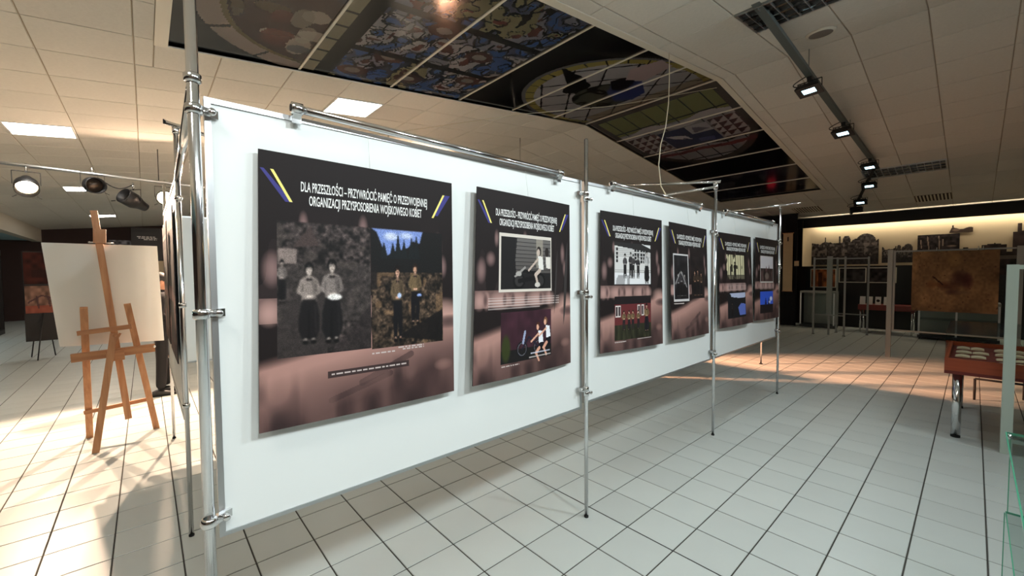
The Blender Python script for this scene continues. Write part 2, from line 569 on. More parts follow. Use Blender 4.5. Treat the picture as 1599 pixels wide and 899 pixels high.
def draw_poster(n, W, H):
    p = poster_base(W, H, 1.25)
    K, D, Wt = (18, 16, 17), (44, 38, 37), (222, 220, 216)
    if n == 1:
        b = (.07, .245, .497, .745)
        forest(p, b, (46, 40, 39), (84, 75, 70), 3)
        p.poly([(.13, .34), (.21, .255), (.25, .33)], (66, 54, 52))
        p.rect(.075, .345, .15, .40, (148, 132, 126), .8)
        p.rect(.075, .40, .497, .62, (62, 56, 54), .5)
        p.poly([(.30, .745), (.497, .56), (.497, .745)], (40, 34, 34), .7)
        p.poly([(.07, .62), (.2, .45), (.32, .45), (.28, .745), (.07, .745)], (50, 44, 43), .8)
        p.figure(.09, .385, .545, .05, (120, 110, 106), K, (168, 152, 144), K)
        p.figure(.203, .395, .705, .125, (136, 124, 118), (22, 19, 20), (206, 190, 180), (30, 26, 26))
        p.figure(.306, .38, .71, .13, (122, 112, 108), (20, 18, 19), (200, 184, 174), (26, 22, 22))
        p.ell(.318, .527, .034, .012, (228, 224, 220))
        b = (.50, .245, .925, .75)
        forest(p, b, (52, 42, 34), (150, 116, 84), 31)
        p.rect(.50, .245, .925, .43, (20, 19, 19))
        p.poly([(.50, .245), (.80, .245), (.78, .30), (.74, .29), (.71, .32), (.67, .33), (.63, .34), (.58, .36), (.55, .30), (.53, .26)], (118, 140, 200))
        p.ell(.61, .275, .05, .022, (214, 220, 236), .9, 1.0)
        p.ell(.70, .268, .05, .018, (196, 206, 232), .9, 1.0)
        for uu, t in ((.65, .262), (.685, .285), (.73, .27), (.62, .30), (.57, .30), (.76, .262)):
            p.poly([(uu, t), (uu + .022, .37), (uu - .022, .37)], (20, 24, 26))
        p.poly([(.63, .71), (.925, .60), (.925, .75), (.72, .72)], (18, 15, 15), .92)
        p.rect(.50, .40, .53, .50, (24, 20, 20), .8)
        p.figure(.645, .40, .735, .10, (92, 76, 58), (16, 15, 18), (204, 158, 134), (40, 28, 24), dress=False)
        p.figure(.75, .39, .665, .10, (104, 86, 62), (16, 15, 18), (212, 164, 138), (64, 42, 32), dress=False)
        p.ell(.655, .53, .012, .012, (176, 192, 226))
        p.ell(.775, .53, .015, .007, (140, 164, 220))
        p.soften((.07, .245, .497, .745), 1, 2, .14)
        p.soften((.50, .245, .925, .75), 2, 1, .16)
        p.rect(.285, .815, .705, .842, (52, 40, 40), .9)
    elif n == 2:
        p.rect(.205, .22, .76, .535, (210, 202, 192))
        b = (.225, .235, .748, .52)
        p.rect(*b, (40, 37, 37))
        for i in range(9):
            p.rect(.36, .24 + i * .022, .748, .258 + i * .022, (104 - 3 * i, 100 - 3 * i, 98 - 3 * i))
        p.rect(.58, .235, .66, .40, (150, 142, 130), .8)
        p.poly([(.225, .235), (.38, .235), (.36, .36), (.38, .52), (.225, .52)], (24, 22, 23), .9)
        p.rect(.225, .43, .748, .52, (28, 26, 27), .85)
        for cx in (.40, .62):
            p.ell(cx, .475, .062, .046, (16, 15, 16))
            p.ell(cx, .475, .044, .032, (48, 46, 46))
        p.line((.40, .475), (.60, .455), .03, (20, 18, 19))
        p.line((.44, .42), (.60, .43), .022, (18, 17, 18))
        p.line((.36, .45), (.46, .40), .016, (150, 146, 142))
        p.ell(.395, .435, .03, .013, (164, 160, 156))
        p.poly([(.60, .33), (.655, .335), (.665, .41), (.61, .41)], (224, 220, 214))
        p.ell(.612, .305, .026, .028, (36, 30, 28))
        p.ell(.605, .312, .018, .02, (190, 172, 160))
        p.line((.60, .35), (.50, .415), .016, (190, 172, 160))
        p.line((.62, .415), (.575, .44), .03, (196, 178, 166))
        p.line((.575, .44), (.595, .49), .022, (190, 172, 160))
        p.ell(.595, .497, .03, .014, (200, 194, 186))
        p.poly([(.69, .335), (.745, .335), (.745, .405), (.695, .40)], (220, 214, 206))
        p.ell(.705, .308, .024, .027, (40, 34, 32))
        for i in range(5):
            p.rect(.115, .562 + i * .014, .85 if i < 4 else .62, .569 + i * .014, (208, 196, 192), .6)
        b = (.226, .644, .75, .92)
        p.rect(*b, (58, 32, 42))
        p.grain(b, 30, 24, 8, .2)
        p.rect(.226, .85, .75, .92, (26, 24, 24))
        p.ell(.275, .84, .048, .085, (50, 58, 26), .95, .6)
        p.rect(.10, .5, .2255, .93, (0, 0, 0), 0)
        for cx in (.43, .60):
            e = np.hypot((p.u - cx), (p.v - .855) * 1.25)
            p.put((e < .055) & (e > .045), (20, 20, 24))
            p.put((e < .045) & (e > .040), (96, 96, 104))
        p.line((.43, .855), (.50, .79), .014, (26, 28, 44))
        p.line((.50, .79), (.60, .855), .014, (26, 28, 44))
        p.line((.46, .76), (.44, .82), .02, (150, 160, 190))
        for (x, y, hc) in ((.60, .735, (70, 40, 30)), (.685, .71, (120, 84, 60))):
            p.ell(x, y, .02, .022, hc)
            p.ell(x - .006, y + .008, .014, .016, (216, 164, 140))
            p.poly([(x, y + .028), (x + .045, y + .032), (x + .058, y + .10), (x + .008, y + .104)], (230, 230, 236))
            p.line((x + .004, y + .045), (x - .075, y + .085), .015, (216, 164, 140))
            p.poly([(x + .008, y + .10), (x + .06, y + .098), (x + .05, y + .15), (x - .01, y + .14)], (16, 16, 22))
            p.line((x + .01, y + .13), (x - .025, y + .155), .026, (212, 158, 134))
            p.line((x - .025, y + .155), (x + .005, y + .20), .018, (212, 158, 134))
        p.rect(.52, .885, .73, .89, (206, 210, 230), .8)
        p.rect(.50, .905, .74, .911, (200, 190, 188), .8)
    elif n == 3:
        b = (.195, .21, .78, .515)
        p.rect(*b, (206, 204, 202))
        for i in range(14):
            p.rect(.2, .255 + i * .013, .78, .257 + i * .013, (150, 148, 148))
        p.poly([(.195, .21), (.78, .21), (.78, .27), (.195, .235)], (40, 38, 38))
        p.poly([(.62, .21), (.78, .215), (.78, .24)], (214, 214, 214))
        for uu in (.215, .50, .545, .60, .645):
            for j in range(4):
                p.rect(uu, .25 + j * .028, uu + .032, .272 + j * .028, (34, 32, 34))
        p.rect(.195, .43, .78, .515, (220, 220, 222))
        for uu, t, c in ((.35, .29, (74, 70, 72)), (.44, .275, (54, 50, 52)), (.48, .29, (62, 58, 60)), (.56, .30, (46, 43, 46))):
            p.figure(uu, t, .475, .085, c, (30, 28, 30), (190, 184, 180), (30, 28, 28), dress=False)
        p.figure(.71, .255, .515, .12, (178, 176, 176), (24, 22, 24), (190, 184, 180), (30, 28, 28))
        p.grain((.2, .45, .42, .515), 30, 12, 4, .6, .6, (120, 118, 120))
        b = (.195, .605, .78, .925)
        p.rect(*b, (96, 40, 42))
        p.rect(.195, .605, .78, .66, (28, 22, 24))
        for uu in (.205, .24, .545, .61):
            p.rect(uu, .67, uu + .045, .755, (214, 204, 200))
            p.rect(uu + .008, .678, uu + .037, .748, (60, 46, 48))
        p.rect(.195, .815, .78, .925, (44, 44, 30))
        p.grain((.195, .815, .78, .925), 40, 14, 6, .4)
        for uu in (.33, .41, .47, .56):
            p.figure(uu, .71, .86, .08, (112, 92, 66), (34, 28, 32), (206, 160, 138), (60, 40, 34), dress=False)
        p.figure(.70, .665, .89, .11, (124, 100, 72), (24, 22, 28), (206, 160, 138), (40, 28, 26))
        p.rect(.195, .932, .36, .937, (206, 196, 192), .8)
        p.rect(.54, .928, .78, .933, (206, 196, 192), .8)
    elif n == 4:
        p.rect(.065, .262, .435, .672, (200, 196, 196))
        b = (.085, .275, .415, .655)
        p.rect(*b, (30, 28, 30))
        p.grain(b, 16, 20, 9, .5)
        for uu, t in ((.17, .42), (.25, .40), (.33, .43)):
            p.figure(uu, t, .64, .12, (58, 55, 58), (18, 17, 18), (150, 144, 142), (16, 15, 16))
        p.line((.11, .52), (.22, .42), .014, (150, 146, 146))
        p.line((.26, .42), (.38, .55), .014, (150, 146, 146))
        b = (.50, .275, .88, .655)
        p.rect(*b, (26, 20, 20))
        p.grain(b, 14, 18, 19, .4)
        for uu, t in ((.60, .40), (.69, .385), (.79, .41)):
            p.figure(uu, t, .64, .12, (60, 46, 36), (15, 14, 16), (168, 126, 106), (24, 18, 16), dress=False)
        p.rect(.07, .69, .30, .695, (206, 196, 192), .8)
    elif n == 5:
        b = (.205, .225, .75, .485)
        p.rect(*b, (206, 198, 160))
        for uu, ww in ((.24, .012), (.31, .02), (.36, .012), (.45, .016), (.53, .01), (.60, .022), (.68, .014), (.73, .016)):
            p.rect(uu, .225, uu + ww, .485, (38, 34, 28), .9)
        p.grain(b, 20, 14, 14, .9, .66, (44, 40, 32))
        p.figure(.43, .30, .475, .10, (30, 26, 24), (22, 20, 20), (60, 52, 46), (20, 18, 18), dress=False)
        p.rect(.205, .44, .75, .485, (42, 36, 32), .6)
        b = (.215, .64, .745, .915)
        p.rect(*b, (22, 24, 28))
        p.poly([(.27, .64), (.745, .64), (.745, .69), (.6, .70), (.45, .69), (.32, .68)], (178, 186, 214))
        p.poly([(.50, .80), (.60, .755), (.745, .77), (.745, .89), (.55, .89)], (92, 112, 190))
        p.figure(.33, .74, .89, .08, (30, 30, 34), (14, 14, 16), (90, 74, 66), (14, 14, 16), dress=False)
        for i in range(4):
            p.rect(.2, .535 + i * .02, .78, .545 + i * .02, (176, 158, 154), .55)
    else:
        p.rect(.185, .212, .735, .545, (190, 184, 178))
        b = (.20, .222, .72, .53)
        p.rect(*b, (198, 192, 196))
        p.rect(.20, .37, .72, .53, (58, 44, 42))
        for uu, t in ((.42, .33), (.54, .315)):
            p.poly([(uu, t), (uu + .03, .40), (uu - .03, .40)], (74, 50, 50))
        p.grain((.2, .37, .72, .53), 20, 14, 24, .7)
        p.ell(.45, .46, .10, .05, (120, 106, 98), .8, .6)
        b = (.19, .648, .71, .917)
        p.rect(*b, (52, 92, 214))
        p.rect(.19, .81, .71, .917, (26, 22, 26))
        for uu in (.40, .52):
            p.poly([(uu, .72), (uu + .04, .82), (uu - .04, .82)], (30, 30, 60))
        p.ell(.62, .745, .07, .035, (224, 230, 244), .95, .7)
        p.ell(.56, .785, .05, .02, (214, 222, 244), .95, .7)
        for i in range(4):
            p.rect(.18, .56 + i * .018, .74, .568 + i * .018, (186, 170, 166), .5)
    return p.a

def stained(u0, u1, X0, X1, W, H):
    """ceiling art in world metres: X along the hall, Y across (0 at the far edge, 1 at the near edge)."""
    p = Pic(W, H, (14, 13, 16))
    X = X0 + (X1 - X0) * p.u
    Y = p.v
    pu, pv = p.u, p.v
    p.u, p.v = X, Y
    # medallion at the near end (brown ring with a scene)
    d = np.hypot((X - .97) / 1.08, (Y - .45) / .47)
    p.put((d < 1) & (X < .86), (126, 108, 98))
    p.put((d < .84) & (X < .86), (96, 82, 44))
    p.put((d < .80) & (X < .86), (60, 34, 30))
    rn = np.random.default_rng(5)
    for i in range(26):
        cx, cy = rn.uniform(.1, .86), rn.uniform(.06, .85)
        c = [(70, 74, 80), (44, 48, 78), (100, 40, 32), (120, 112, 96), (84, 72, 50), (150, 138, 120)][i % 6]
        dd = np.hypot((X - cx) / rn.uniform(.06, .16), (Y - cy) / rn.uniform(.03, .09))
        p.put((dd < 1) & (d < .78) & (X < .86), c, .85)
    for t in np.linspace(0, 6.28, 12, endpoint=False):
        p.line((.97 + .92 * math.cos(t), .45 + .40 * math.sin(t)), (.97 + 1.08 * math.cos(t), .45 + .47 * math.sin(t)), .02, (30, 24, 22))
    p.put((X > .84) & (X < .96), (120, 112, 84))
    p.put((X > .84) & (X < .96) & ((Y * 9) % 1 < .12), (24, 22, 20))
    p.put((X > .96) & (X < 1.12), (12, 12, 12))
    # mosaic field of small blue, white and red pieces
    reg = (X > 1.12) & (X < 2.78)
    z = p_noise(X * 1.6, Y * 6, 51)
    z2 = p_noise(X * 9, Y * 19, 52)
    z3 = p_noise(X * 15, Y * 32, 53)
    p.put(reg, (58, 66, 96))
    p.put(reg & (z2 > .55), (104, 104, 118))
    p.put(reg & (z2 < .34), (40, 74, 140))
    p.put(reg & (z > .62) & (z2 > .45), (134, 130, 132))
    p.put(reg & (z < .34) & (z2 > .5), (116, 108, 72))
    p.put(reg & (z2 > .82), (104, 46, 40))
    p.put(reg & (np.abs(z3 - .5) < .055), (14, 14, 20))
    p.put(reg & (np.abs(z2 - .5) < .035), (12, 12, 18))
    for cx, cy in ((1.3, .1), (1.5, .3), (1.9, .13), (1.7, .62), (2.3, .5), (2.55, .25)):
        dd = np.hypot((X - cx) / .16, (Y - cy) / .05)
        p.put(dd < 1, (84, 46, 42))
        p.put(dd < .5, (110, 104, 100))
    for cy in (.32, .68):
        p.put(reg & (np.abs(Y - cy) < .018), (14, 13, 18))
    # oval window with a yellow border, leaded pale panes and a blue robed shape
    d = np.hypot((X - 4.95) / 1.72, (Y - .5) / .52)
    ov = (X > 2.95) & (X < 5.53)
    p.put(ov & (d < 1.0), (92, 92, 98))
    p.put(ov & (d < .965), (146, 132, 54))
    p.put(ov & (d < .885), (150, 146, 150))
    for k in range(-6, 8):
        p.put(ov & (d < .885) & (np.abs((X - 4.9) * .62 + (Y - .5) * 1.4 - k * .34) < .011), (20, 18, 20))
        p.put(ov & (d < .885) & (np.abs((X - 4.9) * .62 - (Y - .5) * 1.4 - k * .34) < .011), (20, 18, 20))
    p.put(ov & (d < .965) & (d > .885) & (((np.arctan2(Y - .5, (X - 4.95) / 3.3) * 5.2) % 1) < .08), (22, 20, 18))
    p.poly([(3.3, .62), (3.7, .50), (3.95, .42), (4.15, .40), (4.1, .52), (3.8, .60)], (22, 20, 22))
    p.ell(3.98, .47, .16, .09, (18, 17, 19))
    dd = np.hypot((X - 4.62) / .5, (Y - .47) / .2)
    p.put((dd < 1), (78, 80, 62))
    p.put((dd < 1) & (np.abs(p_noise(X * 7, Y * 14, 61) - .5) < .09), (20, 20, 20))
    p.poly([(4.25, .66), (4.5, .52), (4.95, .44), (5.15, .52), (5.05, .64), (4.6, .74)], (34, 52, 132))
    p.poly([(4.2, .64), (4.5, .56), (4.7, .60), (4.5, .72), (4.3, .74)], (20, 20, 26))
    p.poly([(4.1, .80), (4.35, .70), (4.62, .76), (4.5, .95), (4.2, .96)], (168, 142, 144))
    p.put((X > 5.22) & (X < 5.53) & (d < .885) & (Y > .1), (128, 108, 66), .55)
    p.put((X > 5.45) & (X < 5.53), (84, 52, 36))
    # beyond the fold: green glass, arms, chequers and a rounded end
    d2 = np.hypot((X - 6.6) / 1.85, (Y - .5) / .52)
    b2 = (X > 5.53) & ((X < 6.6) | (d2 < 1)) & (np.abs(Y - .5) < .5)
    p.put(b2, (70, 58, 54))
    inn = (X > 5.70) & ((d2 < .9) | (X < 6.6)) & (np.abs(Y - .5) < .44)
    p.put(inn, (122, 122, 128))
    p.put(inn & (X < 6.35), (112, 116, 62))
    p.put(inn & ((np.abs((Y * 7) % 1 - .5) > .46) | (np.abs((X * 1.6) % 1 - .5) > .465)), (22, 20, 22))
    p.put(inn & (np.abs(X - 6.45 - .08 * np.sin(Y * 14)) < .1), (156, 150, 156))
    chk = inn & (X > 6.6) & (X < 7.5) & ((Y < .32) | (Y > .74))
    p.put(chk, (150, 146, 150))
    p.put(chk & ((((X * 5) % 1) + ((Y * 14) % 1)) < .95), (88, 40, 46))
    p.put(inn & (X > 6.65) & (X < 7.45) & (Y > .33) & (Y < .72), (40, 44, 92))
    p.put(inn & (X > 6.65) & (X < 7.0) & (Y > .55) & (Y < .72), (150, 146, 156))
    p.poly([(6.72, .60), (6.95, .58), (6.9, .70), (6.8, .66)], (96, 92, 110))
    p.poly([(6.85, .36), (7.0, .40), (7.12, .47), (7.02, .46), (7.2, .52), (6.98, .50), (6.9, .44)], (176, 172, 178))
    p.poly([(7.2, .56), (7.36, .55), (7.4, .66), (7.24, .68)], (74, 78, 124))
    p.poly([(7.62, .92), (7.66, .70), (7.60, .5), (7.64, .3), (7.58, .12), (7.70, .12), (7.76, .3), (7.72, .5), (7.80, .72), (7.74, .92)], (122, 40, 44))
    p.put(inn & (np.abs(X - 7.52 - .05 * np.sin(Y * 20)) < .025), (24, 22, 24))
    # darker painted scene on the last sheets
    b3 = (X > 9.4) & (X < 11.3)
    za = p_noise(X * 1.5, Y * 5, 71)
    zb = p_noise(X * 4, Y * 9, 72)
    p.put(b3, (24, 24, 36))
    p.put(b3 & (za > .55), (34, 36, 66))
    p.put(b3 & (zb > .66), (62, 58, 66))
    p.put(b3 & (zb < .25), (48, 30, 32))
    p.u, p.v = pu, pv
    g = p.a.mean(-1, keepdims=True)
    return (g + (p.a - g) * .66) * .92

def p_noise(x, y, seed):
    g = np.random.default_rng(seed).random((64, 160))
    x = np.abs(x) + .01
    y = np.abs(y) + .01
    i = x.astype(int) % 158
    j = y.astype(int) % 62
    fx = x - np.floor(x)
    fy = y - np.floor(y)
    return (g[j, i] * (1 - fx) + g[j, i + 1] * fx) * (1 - fy) + (g[j + 1, i] * (1 - fx) + g[j + 1, i + 1] * fx) * fy

# ------------------------------------------------------------------ the room
XL, XR, YN, YF = -6.5, 14.3, -6.5, 19.5        # left wall, mural wall, wall behind the camera, end wall
RIDGE, HR, SN, SF = 5.53, 4.2, 0.11, -0.1266   # ceiling fold
XB = -3.15                                      # bulkhead beam
RX0, RX1, RY0, RY1 = -0.20, 11.40, -0.50, 1.75  # printed ceiling recess

def zc(x):
    return HR + (SN if x < RIDGE else SF) * (x - RIDGE)

def in_view(p):
    d = Vector(p) - CAM
    z = d.dot(AX_F)
    if z < .15:
        return None
    x = d.dot(AX_R) / z * 642.87
    y = d.dot(AX_U) / z * 642.87
    return (x, y, z) if abs(x) < 830 and abs(y) < 480 else None

# floor: grout bed and separate tiles
floor = struct(MB().box(XL, XR, YN, YF, -0.12, -0.003).build('floor', 'grout'), 'pale ceramic tile floor with dark joints')
def tile_geo(mb, x0, x1, y0, y1, zt=0.0, zb=-0.004, e=0.0025):
    vs = [(x0, y0, zb), (x1, y0, zb), (x1, y1, zb), (x0, y1, zb), (x0 + e, y0 + e, zt), (x1 - e, y0 + e, zt), (x1 - e, y1 - e, zt), (x0 + e, y1 - e, zt)]
    mb.add(vs, [(4, 5, 6, 7), (0, 1, 5, 4), (1, 2, 6, 5), (2, 3, 7, 6), (3, 0, 4, 7)])
T = 0.3
cells = []
for c in range(math.ceil(XL / T), math.floor(XR / T)):
    for r in range(math.ceil(YN / T), math.floor(YF / T)):
        cx, cy = (c + .5) * T, (r + .5) * T
        q = in_view((cx, cy, 0))
        hid = (-.2 < cx < 5.6 and cy > -.55)      # behind the display wall
        cells.append(((q[2] if q else 99) + (50 if hid else 0), c, r))
cells.sort()
tm = MB()
tile_geo(tm, -.1471, .1471, -.1471, .1471)
tmesh = tm.mesh('tile')
tmesh.materials.append(M['tile'])
rest = MB()
for i, (d, c, r) in enumerate(cells):
    if i < 300:
        o = link('tile', tmesh, floor)
        o.location = ((c + .5) * T, (r + .5) * T, 0)
    else:
        tile_geo(rest, c * T + .0029, (c + 1) * T - .0029, r * T + .0029, (r + 1) * T - .0029)
o = rest.build('tile_field', 'tile', floor)
o['kind'] = 'stuff'
MB().box(1.7955, 1.8045, YN, YF, -.004, -.0006).build('expansion_joint', 'thick', floor)

# ceiling: two sloping planes, grid backing, separate tiles
cb = MB()
def slab(x0, x1, y0, y1, up=0.004):
    cb.add([(x0, y0, zc(x0) + up), (x1, y0, zc(x1) + up), (x1, y1, zc(x1) + up), (x0, y1, zc(x0) + up)], [(3, 2, 1, 0)])
for a, b in ((XB, RX0), (RX0, RIDGE), (RIDGE, RX1), (RX1, XR)):
    if a < RX0 or b > RX1:
        slab(a, b, YN, YF)
    else:
        slab(a, b, YN, RY0)
        slab(a, b, RY1, YF)
RUP = 0.02
for a, b in ((RX0, RIDGE), (RIDGE, RX1)):          # recess sides
    for y in (RY0, RY1):
        cb.add([(a, y, zc(a)), (b, y, zc(b)), (b, y, zc(b) + RUP + .02), (a, y, zc(a) + RUP + .02)], [(0, 1, 2, 3)])
for x in (RX0, RX1):
    cb.add([(x, RY0, zc(x)), (x, RY1, zc(x)), (x, RY1, zc(x) + RUP + .02), (x, RY0, zc(x) + RUP + .02)], [(0, 1, 2, 3)])
ceiling = struct(cb.build('ceiling', 'cback'), 'sloping suspended ceiling of pale mineral tiles folded along a ridge')

xs = [-0.42 + .606 * k for k in range(-5, 10)]
xs = [XB] + [x for x in xs if x > XB + .05] + [RIDGE]
xf = [RIDGE + .612 * k for k in range(0, 15)]
xf = [x for x in xf if x < XR - .05] + [XR]
ys = [1.68 + .6033 * k for k in range(-13, 30)]
ys = [YN] + [y for y in ys if YN + .05 < y < YF - .05] + [YF]
LED = [(-1.632, 4.70), (1.398, 2.283), (-1.632, 9.52), (-1.632, 14.95), (-1.632, -2.54), (-.42, -4.95), (1.398, 7.11), (1.398, 11.93)]   # cell corners holding LED panels; last four are unseen, added for more light
LED_Y = {4.70: (4.696, 5.30)}
def near_cell(x, y, L, tol=.16):
    return any(abs(x - a) < tol and abs(y - b) < tol for a, b in L)
LOUV = [(3.822, -1.94), (3.822, -2.543), (10.426, -1.94), (10.426, -2.543)]
VENT = [(12.874, -2.543), (12.874, -.133)]
led_cells, louv_cells, vent_cells = [], [], []
pieces = []
for X in (xs, xf):
    for x0, x1 in zip(X[:-1], X[1:]):
        for y0, y1 in zip(ys[:-1], ys[1:]):
            if X is xs and near_cell(x0, y0, LED):
                led_cells.append((x0, x1, y0, y1))
                continue
            if near_cell(x0, y0, LOUV):
                louv_cells.append((x0, x1, y0, y1))
                continue
            if near_cell(x0, y0, VENT):
                vent_cells.append((x0, x1, y0, y1))
                continue
            ax0, ax1, ay0, ay1 = RX0 - .09, RX1 + .05, RY0 - .08, RY1 + .02
            if x1 <= ax0 or x0 >= ax1 or y1 <= ay0 or y0 >= ay1:
                pieces.append((x0, x1, y0, y1))
                continue
            if x0 < ax0 - .03:
                pieces.append((x0, ax0, y0, y1))
            if x1 > ax1 + .03:
                pieces.append((ax1, x1, y0, y1))
            m0, m1 = max(x0, ax0), min(x1, ax1)
            if y0 < ay0 - .03:
                pieces.append((m0, m1, y0, ay0))
            if y1 > ay1 + .03:
                pieces.append((m0, m1, ay1, y1))
def ctile_mesh(x0, x1, y0, y1, mb, g=.0032, drop=.005, e=.004):
    x0, x1, y0, y1 = x0 + g, x1 - g, y0 + g, y1 - g
    P = lambda x, y, dz: (x, y, zc((x0 + x1) / 2) + (SN if (x0 + x1) / 2 < RIDGE else SF) * (x - (x0 + x1) / 2) + dz)
    vs = [P(x0, y0, .003), P(x1, y0, .003), P(x1, y1, .003), P(x0, y1, .003), P(x0 + e, y0 + e, -drop), P(x1 - e, y0 + e, -drop), P(x1 - e, y1 - e, -drop), P(x0 + e, y1 - e, -drop)]
    mb.add(vs, [(7, 6, 5, 4), (4, 5, 1, 0), (5, 6, 2, 1), (6, 7, 3, 2), (7, 4, 0, 3)])
def piece_key(b):
    q = in_view(((b[0] + b[1]) / 2, (b[2] + b[3]) / 2, zc((b[0] + b[1]) / 2)))
    return (q[2] if q else 99)
pieces.sort(key=piece_key)
rest = MB()
shared = {}
for i, b in enumerate(pieces):
    if i < 300:
        cx, cy = (b[0] + b[1]) / 2, (b[2] + b[3]) / 2
        k = (round(b[1] - b[0], 3), round(b[3] - b[2], 3), cx < RIDGE)
        if k not in shared:
            mb = MB()
            ctile_mesh(*b, mb)
            shared[k] = mb.mesh('ceiling_tile', (cx, cy, zc(cx)))
            shared[k].materials.append(M['ctile'])
        o = link('ceiling_tile', shared[k], ceiling)
        o.location = (cx, cy, zc(cx) + random.uniform(-.0015, .0015))
    else:
        ctile_mesh(*b, rest)
o = rest.build('ceiling_tile_field', 'ctile', ceiling)
o['kind'] = 'stuff'
# recess trim strips
def slope_strip(x0, x1, y0, y1, h0, h1):
    mb = MB()
    vs = []
    for x in (x0, x1):
        for y in (y0, y1):
            for h in (h0, h1):
                vs.append((x, y, zc(x) + h))
    return mb.add(vs, [(0, 1, 3, 2), (4, 6, 7, 5), (0, 4, 5, 1), (2, 3, 7, 6), (0, 2, 6, 4), (1, 5, 7, 3)])
for a, b in ((RX0 - .09, RIDGE), (RIDGE, RX1 + .05)):
    slope_strip(a, b, RY0 - .08, RY0, -.012, .04).build('recess_trim', 'ctrim', ceiling)
    slope_strip(a, b, RY1, RY1 + .02, -.012, .04).build('recess_trim', 'ctrim', ceiling)
slope_strip(RX0 - .09, RX0, RY0, RY1, -.012, .04).build('recess_trim', 'ctrim', ceiling)
slope_strip(RX1, RX1 + .05, RY0, RY1, -.012, .04).build('recess_trim', 'ctrim', ceiling)
# printed stretch sheets between white seams
seams = [RX0, .84, 1.84, 2.82, 3.78, 4.68, RIDGE, 6.48, 7.46, 8.42, 9.42, 10.42, RX1]
for a, b in zip(seams[:-1], seams[1:]):
    W = max(20, int((b - a) / (.014 if a < 5 else .02)))
    H = 150 if a < 5 else 110
    art = stained(0, 1, a, b, W, H)
    def fn(u, v, a=a, b=b):
        x = a + (b - a) * u
        s = SN if (a + b) / 2 < RIDGE else SF
        return np.stack([x, RY1 + (RY0 - RY1) * v, HR + s * (x - RIDGE) + RUP], -1)
    o = surface('printed_sheet', fn, art, 'sprint', ceiling)
    o['label'] = 'glossy ceiling sheet printed with stained glass'
for x in seams[1:-1]:
    slope_strip(x - .011, x + .011, RY0, RY1, RUP - .012, RUP - .001).build('seam_strip', 'ctrim', ceiling)

# walls
w = MB()
w.box(XR, XR + .15, YN, YF, 0, 3.4)
wf = struct(w.build('wall_far', 'walldark'), 'far wall behind the mural display')
struct(MB().box(XL, XR + .15, YF, YF + .15, 0, 4.25).build('wall_end', 'walldark'), 'dark brown end wall')
struct(MB().box(XL, XR + .15, YN - .15, YN, 0, 4.25).build('wall_near', 'wallgrey'), 'wall behind the viewer')
struct(MB().box(XL - .15, XL, YN, YF, 0, 3.3).build('wall_left', 'walldark'), 'dark wall of the side aisle')
struct(MB().box(XB - .22, XB, YN, YF, 2.80, 3.3).build('trim_1', 'ctrim'), 'pale bulkhead beam along the side aisle')
struct(MB().box(XL, XB - .22, YN, YF, 2.84, 2.9).build('ceiling_aisle', 'bluelit'), 'lowered ceiling of the side aisle, coloured as lit pale blue')
struct(MB().box(XB - .05, XR, YF - .03, YF, 0, .1).build('baseboard_end', 'brownfoot'))

# ------------------------------------------------------------------ ceiling lamps
led_names = {}
def led_panel(cell, label):
    x0, x1, y0, y1 = cell
    cx, cy = (x0 + x1) / 2, (y0 + y1) / 2
    t = thing('ceiling_light_panel', label, 'ceiling light', (cx, cy, zc(cx)), 'square LED panels in the tile ceiling')
    f = MB()
    for a, b, c, d in ((x0 + .005, x1 - .005, y0 + .005, y0 + .025), (x0 + .005, x1 - .005, y1 - .025, y1 - .005), (x0 + .005, x0 + .025, y0 + .025, y1 - .025), (x1 - .025, x1 - .005, y0 + .025, y1 - .025)):
        g = slope_strip(a, b, c, d, -.012, .003)
        f.add(g.v, g.f)
    f.build('frame', 'white', t)
    slope_strip(x0 + .025, x1 - .025, y0 + .025, y1 - .025, -.008, -.002).build('diffuser', 'led', t)
    return t
led_cells.sort(key=lambda c: (c[2]))
def lab_led(c):
    if c[0] > 1 and c[2] < 3:
        return 'square LED panel glowing just above the white display wall'
    if c[0] > 1 and c[2] > 3:
        return 'added square LED panel out of sight behind the display wall, %s' % (('nearer' if c[2] < 9 else 'farther') + (' left' if c[0] < 3 else ' right'))
    if c[2] > 14:
        return 'smallest, farthest square LED panel beside the top of the easel mast'
    if c[2] > 9:
        return 'square LED panel behind the hanging black stage lamp'
    if c[2] > 4:
        return 'large square LED panel at the far left of the ceiling'
    return 'added square LED panel overhead, unseen, %s' % ('left of the viewer' if c[0] < -1 else 'behind the viewer')
for c in led_cells:
    led_panel(c, lab_led(c))

